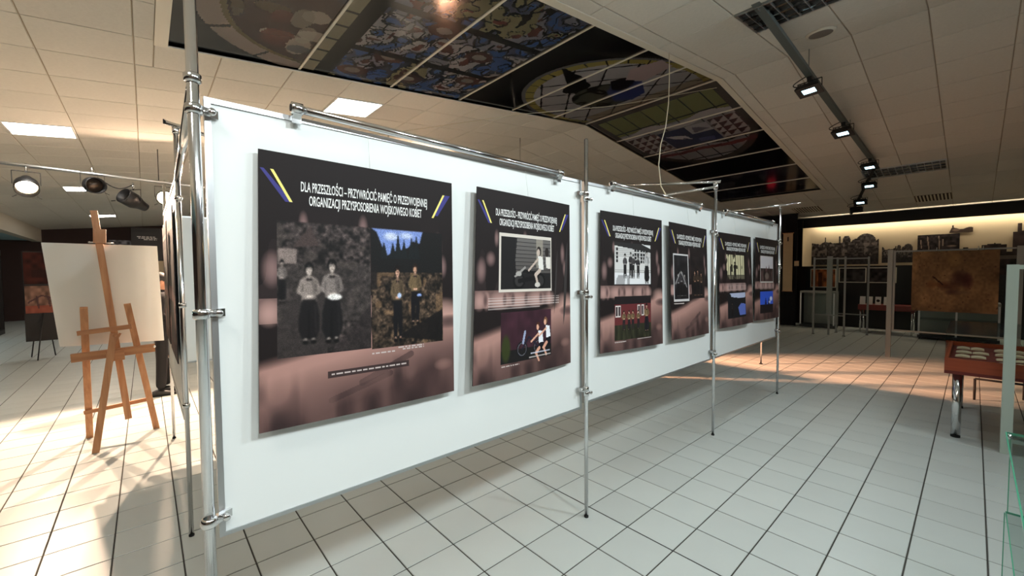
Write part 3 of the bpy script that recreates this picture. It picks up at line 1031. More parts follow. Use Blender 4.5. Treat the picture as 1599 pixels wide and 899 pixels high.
def louvre(cs, label):
    x0 = min(c[0] for c in cs); x1 = max(c[1] for c in cs); y0 = min(c[2] for c in cs); y1 = max(c[3] for c in cs)
    cx, cy = (x0 + x1) / 2, (y0 + y1) / 2
    t = thing('louvre_light', label, 'ceiling light', (cx, cy, zc(cx)), 'louvred ceiling lights')
    slope_strip(x0 + .01, x1 - .01, y0 + .01, y1 - .01, .0, .004).build('tray', 'black', t)
    fr = MB()
    for a, b, c, d in ((x0 + .005, x1 - .005, y0 + .005, y0 + .03), (x0 + .005, x1 - .005, y1 - .03, y1 - .005), (x0 + .005, x0 + .03, y0 + .03, y1 - .03), (x1 - .03, x1 - .005, y0 + .03, y1 - .03)):
        g = slope_strip(a, b, c, d, -.02, .0)
        fr.add(g.v, g.f)
    fr.build('frame', 'alu', t)
    for k in range(1, 4):
        x = x0 + (x1 - x0) * k / 4
        slope_strip(x - .012, x + .012, y0 + .03, y1 - .03, -.03, -.002).build('reflector', 'chrome', t)
    n = int((y1 - y0) / .1)
    for k in range(1, n):
        y = y0 + (y1 - y0) * k / n
        slope_strip(x0 + .03, x1 - .03, y - .003, y + .003, -.032, -.004).build('cross_blade', 'alu', t)
louvre([c for c in louv_cells if c[0] < 6], 'unlit louvred ceiling light beside the track at the top edge')
louvre([c for c in louv_cells if c[0] > 6], 'unlit louvred ceiling light where the track bends')
def vent(c, label):
    x0, x1, y0, y1 = c
    cx, cy = (x0 + x1) / 2, (y0 + y1) / 2
    t = thing('air_vent', label, 'vent', (cx, cy, zc(cx)), 'ceiling air vents')
    slope_strip(x0 + .01, x1 - .01, y0 + .01, y1 - .01, -.001, .004).build('backing', 'walldark', t)
    for k in range(10):
        y = y0 + .04 + (y1 - y0 - .08) * k / 9
        slope_strip(x0 + .02, x1 - .02, y - .013, y + .013, -.014, -.002).build('slat', 'ctrim', t)
for c in vent_cells:
    vent(c, 'pale slatted ceiling vent near the mural wall, right of the track' if c[2] < -1 else 'dark slatted ceiling vent above the far end of the white wall')
t = thing('ceiling_speaker', 'round pale speaker cover on the ceiling tile beside the track', 'speaker', (5.1, -1.75, zc(5.1) - .01))
MB().lathe([(-.012, .10), (-.006, .125), (.004, .13)], (5.1, -1.75, zc(5.1) - .012), (-SN, 0, 1), 24).build('grille', 'wallgrey', t)
MB().lathe([(-.014, .13), (.004, .14)], (5.1, -1.75, zc(5.1) - .008), (-SN, 0, 1), 24).build('rim', 'ctrim', t)

# ------------------------------------------------------------------ track with flood lights
tr = thing('lighting_track', 'long dark grey lighting track hung under the right ceiling', 'lighting track', (3.0, -1.52, 4.0))
A, B, C2 = Vector((2.6, -1.53, 4.10)), Vector((10.15, -1.60, 3.60)), Vector((14.1, -.62, 3.10))
MB().bar(A, B, .07, .045).build('rail', 'trackpaint', tr)
MB().bar(B, C2, .05, .045).build('rail', 'blackm', tr)
MB().ball(B, .04).build('elbow', 'trackpaint', tr)
for x in (3.2, 5.5, 7.8):
    f = (x - A.x) / (B.x - A.x)
    p = A.lerp(B, f)
    MB().tube(p, (p.x, p.y, zc(p.x)), .006, 8).build('hanger', 'greypaint', tr)

def flood(loc, aim, label, energy, grp, lit=True, scale=1.0, spread=math.radians(150)):
    t = thing('flood_light', label, 'flood light', loc, grp)
    L = Vector(loc)
    d = (Vector(aim) - L).normalized()
    a = d.cross(Vector((0, 0, 1))).normalized()
    b = a.cross(d)
    c = L + Vector((0, 0, -.16))
    hw, hh = .125 * scale, .085 * scale
    def frame(q0, q1, w0, h0, w1, h1):
        vs = []
        for q, ww, hh_ in ((q0, w0, h0), (q1, w1, h1)):
            for i, j in ((-1, -1), (1, -1), (1, 1), (-1, 1)):
                vs.append(c + d * q + a * (i * ww) + b * (j * hh_))
        return MB().add(vs, [(3, 2, 1, 0), (4, 5, 6, 7), (0, 1, 5, 4), (1, 2, 6, 5), (2, 3, 7, 6), (3, 0, 4, 7)])
    frame(-.035, .02, hw * .8, hh * .8, hw, hh).build('housing', 'black', t)
    bz = MB()
    for i in range(4):
        i0, j0 = ((-1, -1), (1, -1), (1, 1), (-1, 1))[i]
        i1, j1 = ((1, -1), (1, 1), (-1, 1), (-1, -1))[i]
        vs = [c + d * .02 + a * (i0 * hw) + b * (j0 * hh), c + d * .02 + a * (i1 * hw) + b * (j1 * hh), c + d * .02 + a * (i1 * hw * .55) + b * (j1 * hh * .48), c + d * .02 + a * (i0 * hw * .55) + b * (j0 * hh * .48)]
        bz.add(vs + [v + d * .014 for v in vs], [(4, 5, 6, 7), (0, 1, 5, 4), (2, 3, 7, 6), (1, 2, 6, 5), (3, 0, 4, 7)])
    bz.build('bezel', 'black', t)
    frame(.018, .026, hw * .55, hh * .48, hw * .55, hh * .48).build('lens', 'floodlens' if lit else 'paroff', t)
    for k in range(5):
        q = -hw * .7 + k * hw * .35
        MB().bar(c + d * -.035 + a * q - b * hh * .7, c + d * -.055 + a * q + b * hh * .7, .006, .02, up=tuple(d)).build('cooling_fin', 'black', t)
    br = MB().bar(L + Vector((0, 0, .02)), L + Vector((0, 0, -.07)), .045, .05)
    br.bar(L + Vector((0, 0, -.07)) - a * hw, L + Vector((0, 0, -.07)) + a * hw, .02, .006)
    br.bar(L + Vector((0, 0, -.07)) - a * hw, c - a * hw, .006, .02)
    br.bar(L + Vector((0, 0, -.07)) + a * hw, c + a * hw, .006, .02)
    br.build('bracket', 'blackm', t)
    pts = []
    for k in range(11):
        s = k / 10
        pts.append(L + a * (.03 + .15 * math.sin(s * math.pi)) + Vector((0, 0, .0 - .15 * s)) - d * (.03 * s))
    MB().path(pts, .006, 6).build('cable', 'black', t)
    if lit:
        add_light('flood_beam', 'AREA', tuple(c + d * .045), energy, COOL, t, tuple(c + d), hw * 1.4, hh * 1.3, spread)
G = 'flood lights on the visible track'
for x, lab in ((5.55, 'nearest and largest black LED flood light on the track'), (7.35, 'second black LED flood light along the track'), (9.55, 'third black LED flood light, just before the track bends')):
    f = (x - A.x) / (B.x - A.x)
    p = A.lerp(B, f)
    flood(tuple(p), (p.x - 1.5, p.y + .25, 0.2), lab, E_TRACK * (.9 if x < 6 else .35 if x < 8 else .1), G)
for x, lab, lit in ((10.9, 'fourth flood light, over the louvred ceiling light', True), (12.2, 'small fifth flood light after the track bends', True), (12.9, 'unlit last flood light at the far end of the track', False)):
    f = (x - B.x) / (C2.x - B.x)
    p = B.lerp(C2, f)
    flood(tuple(p), (p.x - 1.5, p.y - .1, 0.2), lab, E_TRACK * .05, G, lit)
# second track over the viewer's right
tr2 = thing('lighting_track', 'second lighting track above and behind the viewer', 'lighting track', (0, -4.2, 3.7))
MB().bar((-.6, -4.2, 3.4915), (5.4, -4.2, 4.0), .07, .045).build('rail', 'greypaint', tr2)
for x in (0.0, 2.5, 5.0):
    z = 3.5 + (x + .5) * .5 / 5.9
    MB().tube((x, -4.2, z), (x, -4.2, zc(x)), .006, 8).build('hanger', 'greypaint', tr2)
for k, (x, ax) in enumerate(((1.2, .6), (3.2, 2.2), (4.7, 3.5), (-.4, -.9))):  # unseen leftmost flood is added to brighten the left floor
    z = 3.5 + (x + .5) * .5 / 5.9
    flood((x, -4.2, z), (ax - .3, -1.25, 1.5 if k < 3 else .6), ('second', 'third', 'fourth', 'added fill')[k] + ' flood light along the second track behind the viewer', E_FLOOD * (1.05, 1.2, .75, .8)[k], 'flood lights on the second track', True, 1.25, math.radians(128))

# ------------------------------------------------------------------ stage lamps on a pipe
pp = thing('lighting_pipe', 'thin pale pipe slung under the left ceiling carrying stage lamps', 'pipe', (-1.5, 5.6, 3.05))
MB().tube((-3.1, 5.30, 3.06), (3.2, 6.1, 3.06), .022, 12).build('pipe', 'alu', pp)
for x in (-2.6, -.2, 2.6):
    y = 5.30 + (x + 3.1) * .8 / 6.3
    MB().tube((x, y, 3.06), (x, y, zc(x)), .006, 8).build('hanger', 'blackm', pp)
pts = []
for k in range(15):
    s = k / 14
    pts.append((-.85 + .36 * s, 5.58, 3.0 - .10 * math.sin(s * math.pi) - .03 * s))
MB().path(pts, .007, 6).build('cable', 'black', pp)
def par(loc, aim, label, energy, lit=True, col=WARM, spot=1.7, drop=None, hide=False):
    L = Vector(loc)
    t = thing('stage_lamp', label, 'stage lamp', loc, 'stage lamps behind the display wall')
    d = (Vector(aim) - L).normalized()
    a = d.cross(Vector((0, 0, 1)))
    a = a.normalized() if a.length > 1e-3 else Vector((1, 0, 0))
    b = a.cross(d)
    MB().lathe([(-.20, .025), (-.19, .06), (-.10, .075), (-.04, .10), (.0, .115), (.16, .115), (.165, .108), (.06, .10)], L, d, 20).build('can', 'black', t)
    MB().lathe([(.055, .099), (.07, .09), (.075, .0)], L, d, 20).build('lens', 'parlens' if lit else 'paroff', t)
    MB().lathe([(.155, .125), (.175, .125)], L, d, 20)
    g = MB()
    for s in (-1, 1):
        g.bar(L + a * (.125 * s), L + a * (.125 * s) + Vector((0, 0, .17)), .022, .005)
    g.bar(L - a * .125 + Vector((0, 0, .17)), L + a * .125 + Vector((0, 0, .17)), .022, .006)
    g.build('yoke', 'blackm', t)
    for s in (-1, 1):
        MB().bar(L + d * .165 + a * (.09 * s) - b * .09, L + d * .19 + a * (.125 * s) - b * .11, .03, .006).build('clip', 'blackm', t)
    top = drop if drop else L.z + .28
    MB().tube(L + Vector((0, 0, .16)), (L.x, L.y, top), .012, 8).build('clamp_stem', 'chrome', t)
    if lit:
        add_light('lamp_beam', 'SPOT', tuple(L + d * .18), energy, col, t, tuple(L + d), .03, None, spot, .35)
par((-1.545, 5.497, 2.81), (-.9, .5, 0), 'brightest stage lamp shining towards the viewer at the left edge', E_PAR * .55, spot=1.45)
par((-.13, 5.677, 2.82), (-.35, 0, 1.7), 'lit stage lamp glimpsed beside the chrome post at the end of the pipe', E_PAR * .06, spot=2.8)
par((-.93, 5.58, 2.90), (-.2, 3.2, 2.5), 'unlit stage lamp with a rounded dark front under the pipe', 0, False)
par((-.50, 5.62, 2.72), (-1.05, 5.15, 3.02), 'unlit black stage lamp hanging in its yoke above the easel', 0, False)
par((.45, 4.95, 2.80), (-.6, .9, 0), 'lit stage lamp hidden behind the left end of the display wall', E_PAR * .7, True, spot=1.6, drop=zc(.45))
par((2.65, 3.55, 2.88), (6.25, -.35, 0), 'lit stage lamp hidden behind the middle of the display wall', E_PAR * 6.5, True, (1.0, .46, .25), .52, drop=zc(2.65))
par((5.0, 2.9, 2.88), (-1.2, 12, 2.4), 'lit stage lamp hidden behind the far end of the display wall', E_PAR * .7, True, spot=1.7, drop=zc(5.0))

# ------------------------------------------------------------------ display wall
def clampring(mb, p, r=.022, h=.03):
    x, y, z = p
    mb.lathe([(-h / 2, r * .8), (-h / 3, r), (h / 3, r), (h / 2, r * .8)], p, (0, 0, 1), 16)
    return mb
def panel_part(parent, x0, x1, y, z0, z1, th=.018, axis='X'):
    def bx(mb, a0, a1, d0, d1, c0, c1):
        return mb.box(a0, a1, d0, d1, c0, c1) if axis == 'X' else mb.box(d0, d1, a0, a1, c0, c1)
    pn = bx(MB(), x0 + .016, x1 - .016, y - th / 2, y + th / 2, z0 + .012, z1 - .016).build('panel', 'panel', parent, 'plain white panel')
    for a0, a1, c0, c1 in ((x0, x0 + .018, z0, z1), (x1 - .018, x1, z0, z1), (x0 + .018, x1 - .018, z0, z0 + .014), (x0 + .018, x1 - .018, z1 - .018, z1)):
        bx(MB(), a0, a1, y - th / 2 - .006, y + th / 2 + .006, c0, c1).build('frame_profile', 'alu', pn)
    return pn
YP = -1.215
dw = thing('display_wall', 'long white display wall on chrome posts carrying six posters', 'display wall', (2.7, -1.24, 0))
mods = [(-.250, 1.690, .712), (1.722, 3.672, .735), (3.704, 5.640, .735)]
for x0, x1, z0 in mods:
    panel_part(dw, x0, x1, YP, z0, 2.185)
posts = [(-.279, -1.255, 3.35, .0165), (1.694, -1.262, 2.435, .0125), (3.672, -1.255, 2.43, .0125), (5.650, -1.252, 2.42, .0125)]
for x, y, top, r in posts:
    p = MB().tube((x, y, .012), (x, y, top), r, 20).build('post', 'chrome', dw)
    MB().lathe([(0, r * 1.15), (.012, r * 1.15), (.014, r)], (x, y, 0), (0, 0, 1), 16).build('foot', 'rubber', p)
    if top < 3:
        MB().lathe([(0, r), (.004, r * .7)], (x, y, top), (0, 0, 1), 16).build('cap', 'black', p)
def clamp(x, y, z, r, side, parent):
    """ring round the post with an ear and bolt that grips the panel edge"""
    c = clampring(MB(), (x, y, z), r * 1.45, .032)
    c.bar((x + side * r * .8, y, z), (x + side * (r + .045), y + .03, z), .018, .026)
    k = c.build('clamp', 'chrome', parent)
    MB().lathe([(-.012, .009), (-.005, .012), (.004, .012), (.008, .007)], (x + side * (r + .03), y - .006, z), (0, -1, 0), 12).build('bolt', 'chrome', k)
for z in (2.13, 1.478, .79):
    clamp(-.279, -1.255, z, .0165, 1, dw)
clampring(MB(), (-.279, -1.255, 2.225), .024, .03).build('collar', 'chrome', dw)
for x, y, zs in ((1.694, -1.262, (2.065, 1.44, .815)), (3.672, -1.255, (1.94, .79)), (5.650, -1.252, (1.94, 1.63, .80))):
    for z in zs:
        clamp(x, y, z, .0125, 1, dw)
        clamp(x, y, z + .032, .0125, -1, dw)
# hanging rails in front of the panel tops
for (x0, za), (x1, zb) in (((.02, 2.203), (1.446, 2.187)), ((1.985, 2.196), (3.336, 2.185)), ((3.909, 2.190), (5.329, 2.183))):
    y = -1.262
    rr = .0145
    rl = MB().tube((x0, y, za), (x1, y, zb), rr, 18).build('hanging_rail', 'chrome', dw)
    for x, z in ((x0, za), (x1, zb)):
        e = MB().lathe([(-.02, .012), (-.018, .021), (.018, .021), (.02, .015)], (x, y, z), (1, 0, 0), 18)
        e.bar((x, y, z - .006), (x, y + .03, z - .034), .028, .034)
        e.box(x - .016, x + .016, y + .006, y + .030, z - .05, z - .008)
        e.build('rail_bracket', 'chrome', rl)
        MB().lathe([(0, .0125), (.003, .0125)], (x - .0225 if x == x0 else x + .0195, y, z), (1, 0, 0), 16).build('tube_end', 'rubber', rl)  # black disc stands in for the dark hollow of the open tube
# cross tubes at the tops
def xt(p0, p1, r=.011):
    b = MB().tube(p0, p1, r, 14).build('cross_tube', 'chrome', dw)
    return b
xt((3.66, -1.30, 2.437), (3.66, -.04, 2.598))
xt((3.66, -1.255, 2.395), (3.66, .2, 2.385))
xt((5.640, -1.475, 2.42), (5.640, -.52, 2.413))
for p in ((3.672, -1.255, 2.395), (5.650, -1.252, 2.40)):
    clampring(MB(), p, .02, .05).build('tee', 'chrome', dw)
clampring(MB(), (3.66, -1.255, 2.425), .018, .03).build('tee', 'chrome', dw)

# posters
def text_mesh(body, size=1.0):
    cu = bpy.data.curves.new('t', 'FONT')
    cu.body = body
    cu.size = size
    cu.resolution_u = 3
    cu.offset = .012
    o = bpy.data.objects.new('t', cu)
    COL.objects.link(o)
    dg = bpy.context.evaluated_depsgraph_get()
    dg.update()
    me = bpy.data.meshes.new_from_object(o.evaluated_get(dg))
    bpy.data.objects.remove(o)
    bpy.data.curves.remove(cu)
    V = np.zeros(len(me.vertices) * 3)
    me.vertices.foreach_get('co', V)
    return me, V.reshape(-1, 3)
TITLE = ('DLA PRZESZŁOŚCI – PRZYWRÓCIĆ PAMIĘĆ O PRZEDWOJENNEJ', 'ORGANIZACJI PRZYSPOSOBIENIA WOJSKOWEGO KOBIET')
def poster(n, corners, W, H, label, bow=0.0):
    TL, TR, BR, BL = [np.array(c, float) for c in corners]
    def fn(u, v, out=0.0):
        u = np.asarray(u, float)
        v = np.asarray(v, float)
        P = (TL * ((1 - u) * (1 - v))[..., None] + TR * (u * (1 - v))[..., None] + BR * (u * v)[..., None] + BL * ((1 - u) * v)[..., None])
        P[..., 1] -= out + bow * np.sin(np.pi * u) * (.3 + .7 * v)
        return P
    t = thing('poster', label, 'poster', tuple((BL + BR) / 2), 'exhibition posters on the display wall')
    # board with thickness
    nu = 9
    us = np.linspace(0, 1, nu)
    mb = MB()
    vs = []
    for v in (0, 1):
        for out in (0.0, -.005):
            vs += [tuple(q) for q in fn(us, np.full(nu, float(v)), out)]
    fs = []
    i = lambda v, o, k: v * 2 * nu + o * nu + k
    for k in range(nu - 1):
        fs += [(i(1, 0, k), i(1, 0, k + 1), i(0, 0, k + 1), i(0, 0, k)), (i(0, 1, k), i(0, 1, k + 1), i(1, 1, k + 1), i(1, 1, k)),
               (i(0, 0, k), i(0, 0, k + 1), i(0, 1, k + 1), i(0, 1, k)), (i(1, 1, k), i(1, 1, k + 1), i(1, 0, k + 1), i(1, 0, k))]
    fs += [(i(0, 0, 0), i(0, 1, 0), i(1, 1, 0), i(1, 0, 0)), (i(1, 0, nu - 1), i(1, 1, nu - 1), i(0, 1, nu - 1), i(0, 0, nu - 1))]
    mb.add(vs, fs)
    mb.build('board', 'board', t)
    surface('print', lambda u, v: fn(u, v, .0008), draw_poster(n, W, H), 'print', t)
    # title
    off = np.array(t.location)
    for body, u0, u1, vb, h in ((TITLE[0], .17, .83, .130, .036), (TITLE[1], .205, .795, .180, .036)):
        me, V = text_mesh(body)
        x0, x1 = V[:, 0].min(), V[:, 0].max()
        uu = u0 + (u1 - u0) * (V[:, 0] - x0) / (x1 - x0)
        vv = vb - V[:, 1] / .70 * h
        P = fn(uu, vv, .0014) - off
        me.vertices.foreach_set('co', P.ravel())
        me.update()
        me.materials.clear()
        me.materials.append(M['text'])
        link('title_line', me, t, 'white condensed capital lettering')
    def strip(name, q, m, out=.0013):
        a = fn(np.array([p[0] for p in q]), np.array([p[1] for p in q]), out)
        MB().add([tuple(p) for p in a], [tuple(range(len(q)))]).build(name, m, t)
    strip('blue_stripe', [(.02, .064), (.135, .175), (.105, .175), (.005, .064)][::-1], 'blue', .0010)
    strip('yellow_stripe', [(.045, .064), (.058, .064), (.135, .174), (.122, .174)][::-1], 'yellow')
    strip('blue_stripe', [(.95, .064), (.985, .064), (.90, .165), (.875, .165)][::-1], 'blue', .0010)
    strip('yellow_stripe', [(.935, .064), (.948, .064), (.872, .176), (.859, .176)][::-1], 'yellow')
    # captions: rows of tiny words, too small to read
    rows = {1: [(.30, .69, .826), (.50, .625, .765), (.645, .80, .752), (.67, .80, .761)], 2: [(.235, .40, .93)], 3: [(.2, .36, .935)], 4: [(.08, .3, .69)]}.get(n, [])
    rr = random.Random(n)
    cap = MB()
    for u0, u1, v in rows:
        u = u0
        while u < u1:
            wd = rr.uniform(.012, .035)
            a = fn(np.array([u, min(u + wd, u1), min(u + wd, u1), u]), np.array([v + .006, v + .006, v, v]), .0014)
            cap.add([tuple(p) for p in a], [(0, 1, 2, 3)])
            u += wd + .007
    if rows:
        cap.build('caption', 'caption', t)['kind'] = 'stuff'
    for u in (.5,):
        p = fn(np.array([u]), np.array([0.0]), -.003)[0]
        MB().tube(p, (p[0], -1.238, 2.172), .0009, 6).build('hanging_thread', 'thread', t)
    return t
PC = {
    1: [(-.104, -1.25, 2.040), (.690, -1.25, 2.028), (.678, -1.265, 1.038), (-.131, -1.265, 1.049)],
    2: [(.826, -1.27, 2.028), (1.545, -1.25, 2.012), (1.554, -1.25, 1.037), (.774, -1.285, 1.045)],
    3: [(1.864, -1.25, 2.010), (2.665, -1.25, 2.004), (2.661, -1.27, 1.024), (1.845, -1.26, 1.054)],
    4: [(2.750, -1.27, 1.998), (3.488, -1.25, 1.984), (3.545, -1.26, 1.012), (2.798, -1.275, 1.035)],
    5: [(3.761, -1.25, 1.976), (4.592, -1.26, 1.967), (4.620, -1.29, 1.023), (3.795, -1.26, 1.030)],
    6: [(4.783, -1.25, 1.977), (5.514, -1.27, 1.964), (5.559, -1.28, 1.005), (4.769, -1.255, 1.022)],
}
PL = {1: 'largest dark poster with two pairs of women photographed in a forest', 2: 'dark poster with two photographs of riders on two-wheelers',
      3: 'dark poster with a group by a white house above a red house', 4: 'dark poster with two narrow photographs side by side',
      5: 'dark poster with a birch wood photograph above a lake', 6: 'last dark poster, with a bright blue sky photograph at its bottom'}
for n, (W, H) in {1: (300, 375), 2: (220, 275), 3: (180, 225), 4: (120, 150), 5: (100, 125), 6: (90, 112)}.items():
    poster(n, PC[n], W, H, PL[n], .006 if n in (1, 3) else .012)

# ------------------------------------------------------------------ side and rear partitions
sp = thing('display_partition', 'narrow grazing view of a white partition on chrome posts left of the display wall', 'partition', (-.25, 1.2, 0))
for y in (.25, 2.266):
    p = MB().tube((-.248, y, .012), (-.248, y, 2.47), .0125, 16).build('post', 'chrome', sp)
    MB().lathe([(0, .0145), (.012, .0145)], (-.248, y, 0), (0, 0, 1), 14).build('foot', 'rubber', p)
    for z in (2.06, 1.42, .81):
        k = clampring(MB(), (-.248, y, z), .02, .03)
        k.bar((-.248, y, z), (-.248, y + (.05 if y < 1 else -.05), z), .02, .024)
        k.build('clamp', 'chrome', sp)
panel_part(sp, .272, 2.244, -.248, .72, 2.18, axis='Y')
MB().tube((-.279, -1.225, 2.20), (-.25, .25, 2.17), .016, 18).build('cross_tube', 'chrome', sp)
MB().tube((-.30, .25, 2.495), (-.07, .25, 2.45), .012, 14).build('cross_tube', 'chrome', sp)
clampring(MB(), (-.248, .25, 2.455), .018, .04).build('tee', 'chrome', sp)
MB().lathe([(0, .0135), (.006, .0135)], (-.304, .25, 2.496), (1, 0, 0), 14).build('tube_end', 'rubber', sp)
def side_poster(y0, y1, label, seed):
    t = thing('poster', label, 'poster', (-.272, (y0 + y1) / 2, 1.05), 'posters seen edge-on left of the display wall')
    MB().box(-.276, -.271, y0, y1, 1.05, 2.03).build('board', 'board', t)
    p = poster_base(50, 60, 1.25)
    p.rect(.15, .1, .85, .14, (190, 186, 182))
    p.rect(.2, .22, .8, .52, (86, 82, 80))
    p.figure(.45, .25, .52, .15, (130, 124, 120), (30, 28, 28), (180, 170, 160), (30, 26, 26))
    p.rect(.2, .62, .8, .9, (96, 88, 84))
    surface('print', lambda u, v: np.stack([np.full_like(u, -.2768), y1 + (y0 - y1) * u, 2.03 - .98 * v], -1), p.a, 'print', t)
side_poster(.36, 1.16, 'glossy grey poster seen edge-on, nearer of the two beside the chrome post', 1)
side_poster(1.34, 2.14, 'glossy grey poster seen edge-on, farther of the two beside the easel', 2)

bp = thing('display_partition', 'white partition glimpsed between the two chrome posts at left', 'partition', (.8, 2.30, 0))
for x in (1.74, 3.65):
    p = MB().tube((x, 2.30, .012), (x, 2.30, 2.4), .0125, 16).build('post', 'chrome', bp)
panel_part(bp, -.215, 1.715, 2.30, .72, 2.18)
panel_part(bp, 1.765, 3.62, 2.30, .72, 2.18)
mp = thing('display_partition', 'partition standing at right angles behind the display wall', 'partition', (3.65, .8, 0))
for y in (.28, 2.5):
    MB().tube((3.66, y, .0), (3.66, y, 2.4), .0125, 16).build('post', 'chrome', mp)
panel_part(mp, .30, 2.26, 3.66, .02, 2.18, axis='Y')
panel_part(mp, 2.34, 4.3, 3.66, .02, 2.18, axis='Y')
bpst = thing('support_post', 'thin chrome support post standing behind the far end of the display wall', 'post', (7.38, -.53, 0))
MB().tube((7.38, -.53, .01), (7.38, -.53, 2.30), .012, 14).build('post', 'chrome', bpst)
MB().lathe([(0, .03), (.01, .028), (.014, .013)], (7.38, -.53, 0), (0, 0, 1), 14).build('foot', 'rubber', bpst)

# ------------------------------------------------------------------ cables
t = thing('hanging_cable', 'thin pale cable hanging in a curve from the printed ceiling', 'cable', (4.05, -.58, 4.05))
pts = [(4.05, -.58, 4.03), (3.98, -.62, 3.75), (3.85, -.68, 3.4), (3.68, -.74, 3.1), (3.47, -.80, 2.86), (3.25, -.9, 2.6), (3.02, -1.05, 2.35), (2.9, -1.18, 2.21)]
MB().path(pts, .005, 6).build('wire', 'cable', t)
t = thing('slack_wire', 'thin dark wire strung across under the ceiling from the rail', 'wire', (1.2, 0, 2.6))
pts = [(1.05, 1.2, 2.92), (1.6, 1.3, 3.10), (2.4, 1.2, 3.36), (3.1, .9, 3.55), (4.2, .3, 3.75), (5.4, -.55, 4.05)]
MB().path(pts, .003, 6).build('wire', 'cable', t)

# ------------------------------------------------------------------ easel with board
es = thing('easel', 'beech studio easel holding a large white board', 'easel', (-.62, 2.5, 0))
def leg(p0, p1, w=.045, h=.025, m='wood', name='leg', up=(0, 1, 0)):
    return MB().bar(p0, p1, w, h, up).build(name, m, es)
leg((-.868, 2.86, 0), (-.832, 2.42, 1.315), .05, .026)
leg((-.372, 2.73, 0), (-.545, 2.42, 1.33), .05, .026)
leg((-.795, 2.33, 0), (-.645, 2.40, 1.06), .05, .028, name='rear_leg')
leg((-.575, 2.56, .20), (-.745, 2.52, 2.20), .05, .032, name='mast')
leg((-.880, 2.40, 1.085), (-.520, 2.40, 1.115), .035, .04, 'woodx', 'crossbar', (0, 0, 1))
leg((-.890, 2.74, .285), (-.395, 2.68, .335), .02, .035, 'woodx', 'lower_rail', (0, 0, 1))
leg((-.93, 2.46, .86), (-.36, 2.46, .885), .05, .075, 'woodx', 'tray', (0, 0, 1))
leg((-.70, 2.43, .85), (-.58, 2.43, .855), .05, .10, 'woodx', 'tray_block', (0, 0, 1))
leg((-.665, 2.385, .93), (-.60, 2.385, 1.06), .018, .018, 'wood', 'brace')
leg((-.715, 2.51, 1.90), (-.712, 2.51, 2.03), .085, .05, 'wood', 'top_clamp')
MB().tube((-.79, 2.50, 1.905), (-.62, 2.50, 1.905), .006, 10).build('clamp_rod', 'chrome', es)
MB().ball((-.365, 2.42, .90), .012).build('wing_nut', 'chrome', es)
MB().ball((-.64, 2.375, 1.04), .014).build('wing_nut', 'wood', es)
bd = thing('presentation_board', 'large blank white board standing on the easel', 'board', (-.66, 2.56, .93))
MB().add([(-1.085, 2.565, 1.895), (-.31, 2.565, 1.89), (-.285, 2.60, .93), (-1.01, 2.60, .955), (-1.085, 2.573, 1.895), (-.31, 2.573, 1.89), (-.285, 2.608, .93), (-1.01, 2.608, .955)],
         [(3, 2, 1, 0), (4, 5, 6, 7), (0, 1, 5, 4), (1, 2, 6, 5), (2, 3, 7, 6), (3, 0, 4, 7)]).build('sheet', 'canvas', bd)

# ------------------------------------------------------------------ person behind the board
def skin_body(name, verts, edges, radii, m, parent, sub=2, root=0):
    me = bpy.data.meshes.new(name)
    off = parent.location
    me.from_pydata([(v[0] - off[0], v[1] - off[1], v[2] - off[2]) for v in verts], edges, [])
    me.materials.append(M[m])
    o = link(name, me, parent)
    sk = o.modifiers.new('skin', 'SKIN')
    sk.use_smooth_shade = True
    for i, r in enumerate(radii):
        d = me.skin_vertices[0].data[i]
        d.radius = r if isinstance(r, tuple) else (r, r)
        d.use_root = (i == root)
    ss = o.modifiers.new('sub', 'SUBSURF')
    ss.levels = sub
    ss.render_levels = sub
    return o
px, py = -.27, 4.30
ps = thing('person', 'person in black standing behind the board, only legs and hair showing', 'person', (px, py, 0))
V = [(px, py, .88), (px, py, 1.02), (px + .01, py, 1.18), (px + .01, py, 1.33), (px + .02, py, 1.40),
     (px, py - .09, .84), (px - .01, py - .095, .48), (px - .03, py - .10, .09),
     (px, py + .09, .84), (px + .02, py + .095, .48), (px + .03, py + .10, .09),
     (px + .01, py - .17, 1.31), (px - .01, py - .22, 1.08), (px + .14, py - .16, .98),
     (px + .01, py + .17, 1.31), (px - .01, py + .22, 1.08), (px + .14, py + .16, .98)]
E = [(0, 1), (1, 2), (2, 3), (3, 4), (0, 5), (5, 6), (6, 7), (0, 8), (8, 9), (9, 10), (3, 11), (11, 12), (12, 13), (3, 14), (14, 15), (15, 16)]
R_ = [(.12, .15), (.105, .135), (.11, .15), (.09, .14), .05, .085, .065, .058, .085, .065, .058, .055, .042, .034, .055, .042, .034]
skin_body('body', V, E, R_, 'cloth', ps)
hd = MB()
hd.ball((px + .03, py, 1.51), .085, .075, .115, 18)
hd.tube((px + .015, py, 1.36), (px + .025, py, 1.45), .05, 14)
hd.ball((px + .118, py, 1.50), .018, .014, .022, 8)
for s in (-1, 1):
    hd.ball((px + .02, py + .077 * s, 1.50), .02, .012, .03, 8)
head = hd.build('head', 'skin', ps)
for s in (-1, 1):
    MB().ball((px + .10, py + .03 * s, 1.52), .010, .010, .007, 8).build('eye', 'black', head)
MB().box(px + .105, px + .112, py - .022, py + .022, 1.448, 1.456).build('mouth', 'redwood', head)
MB().ball((px + .008, py, 1.545), .095, .088, .09, 18).ball((px - .035, py, 1.47), .06, .075, .10, 14).build('hair', 'hair', ps)
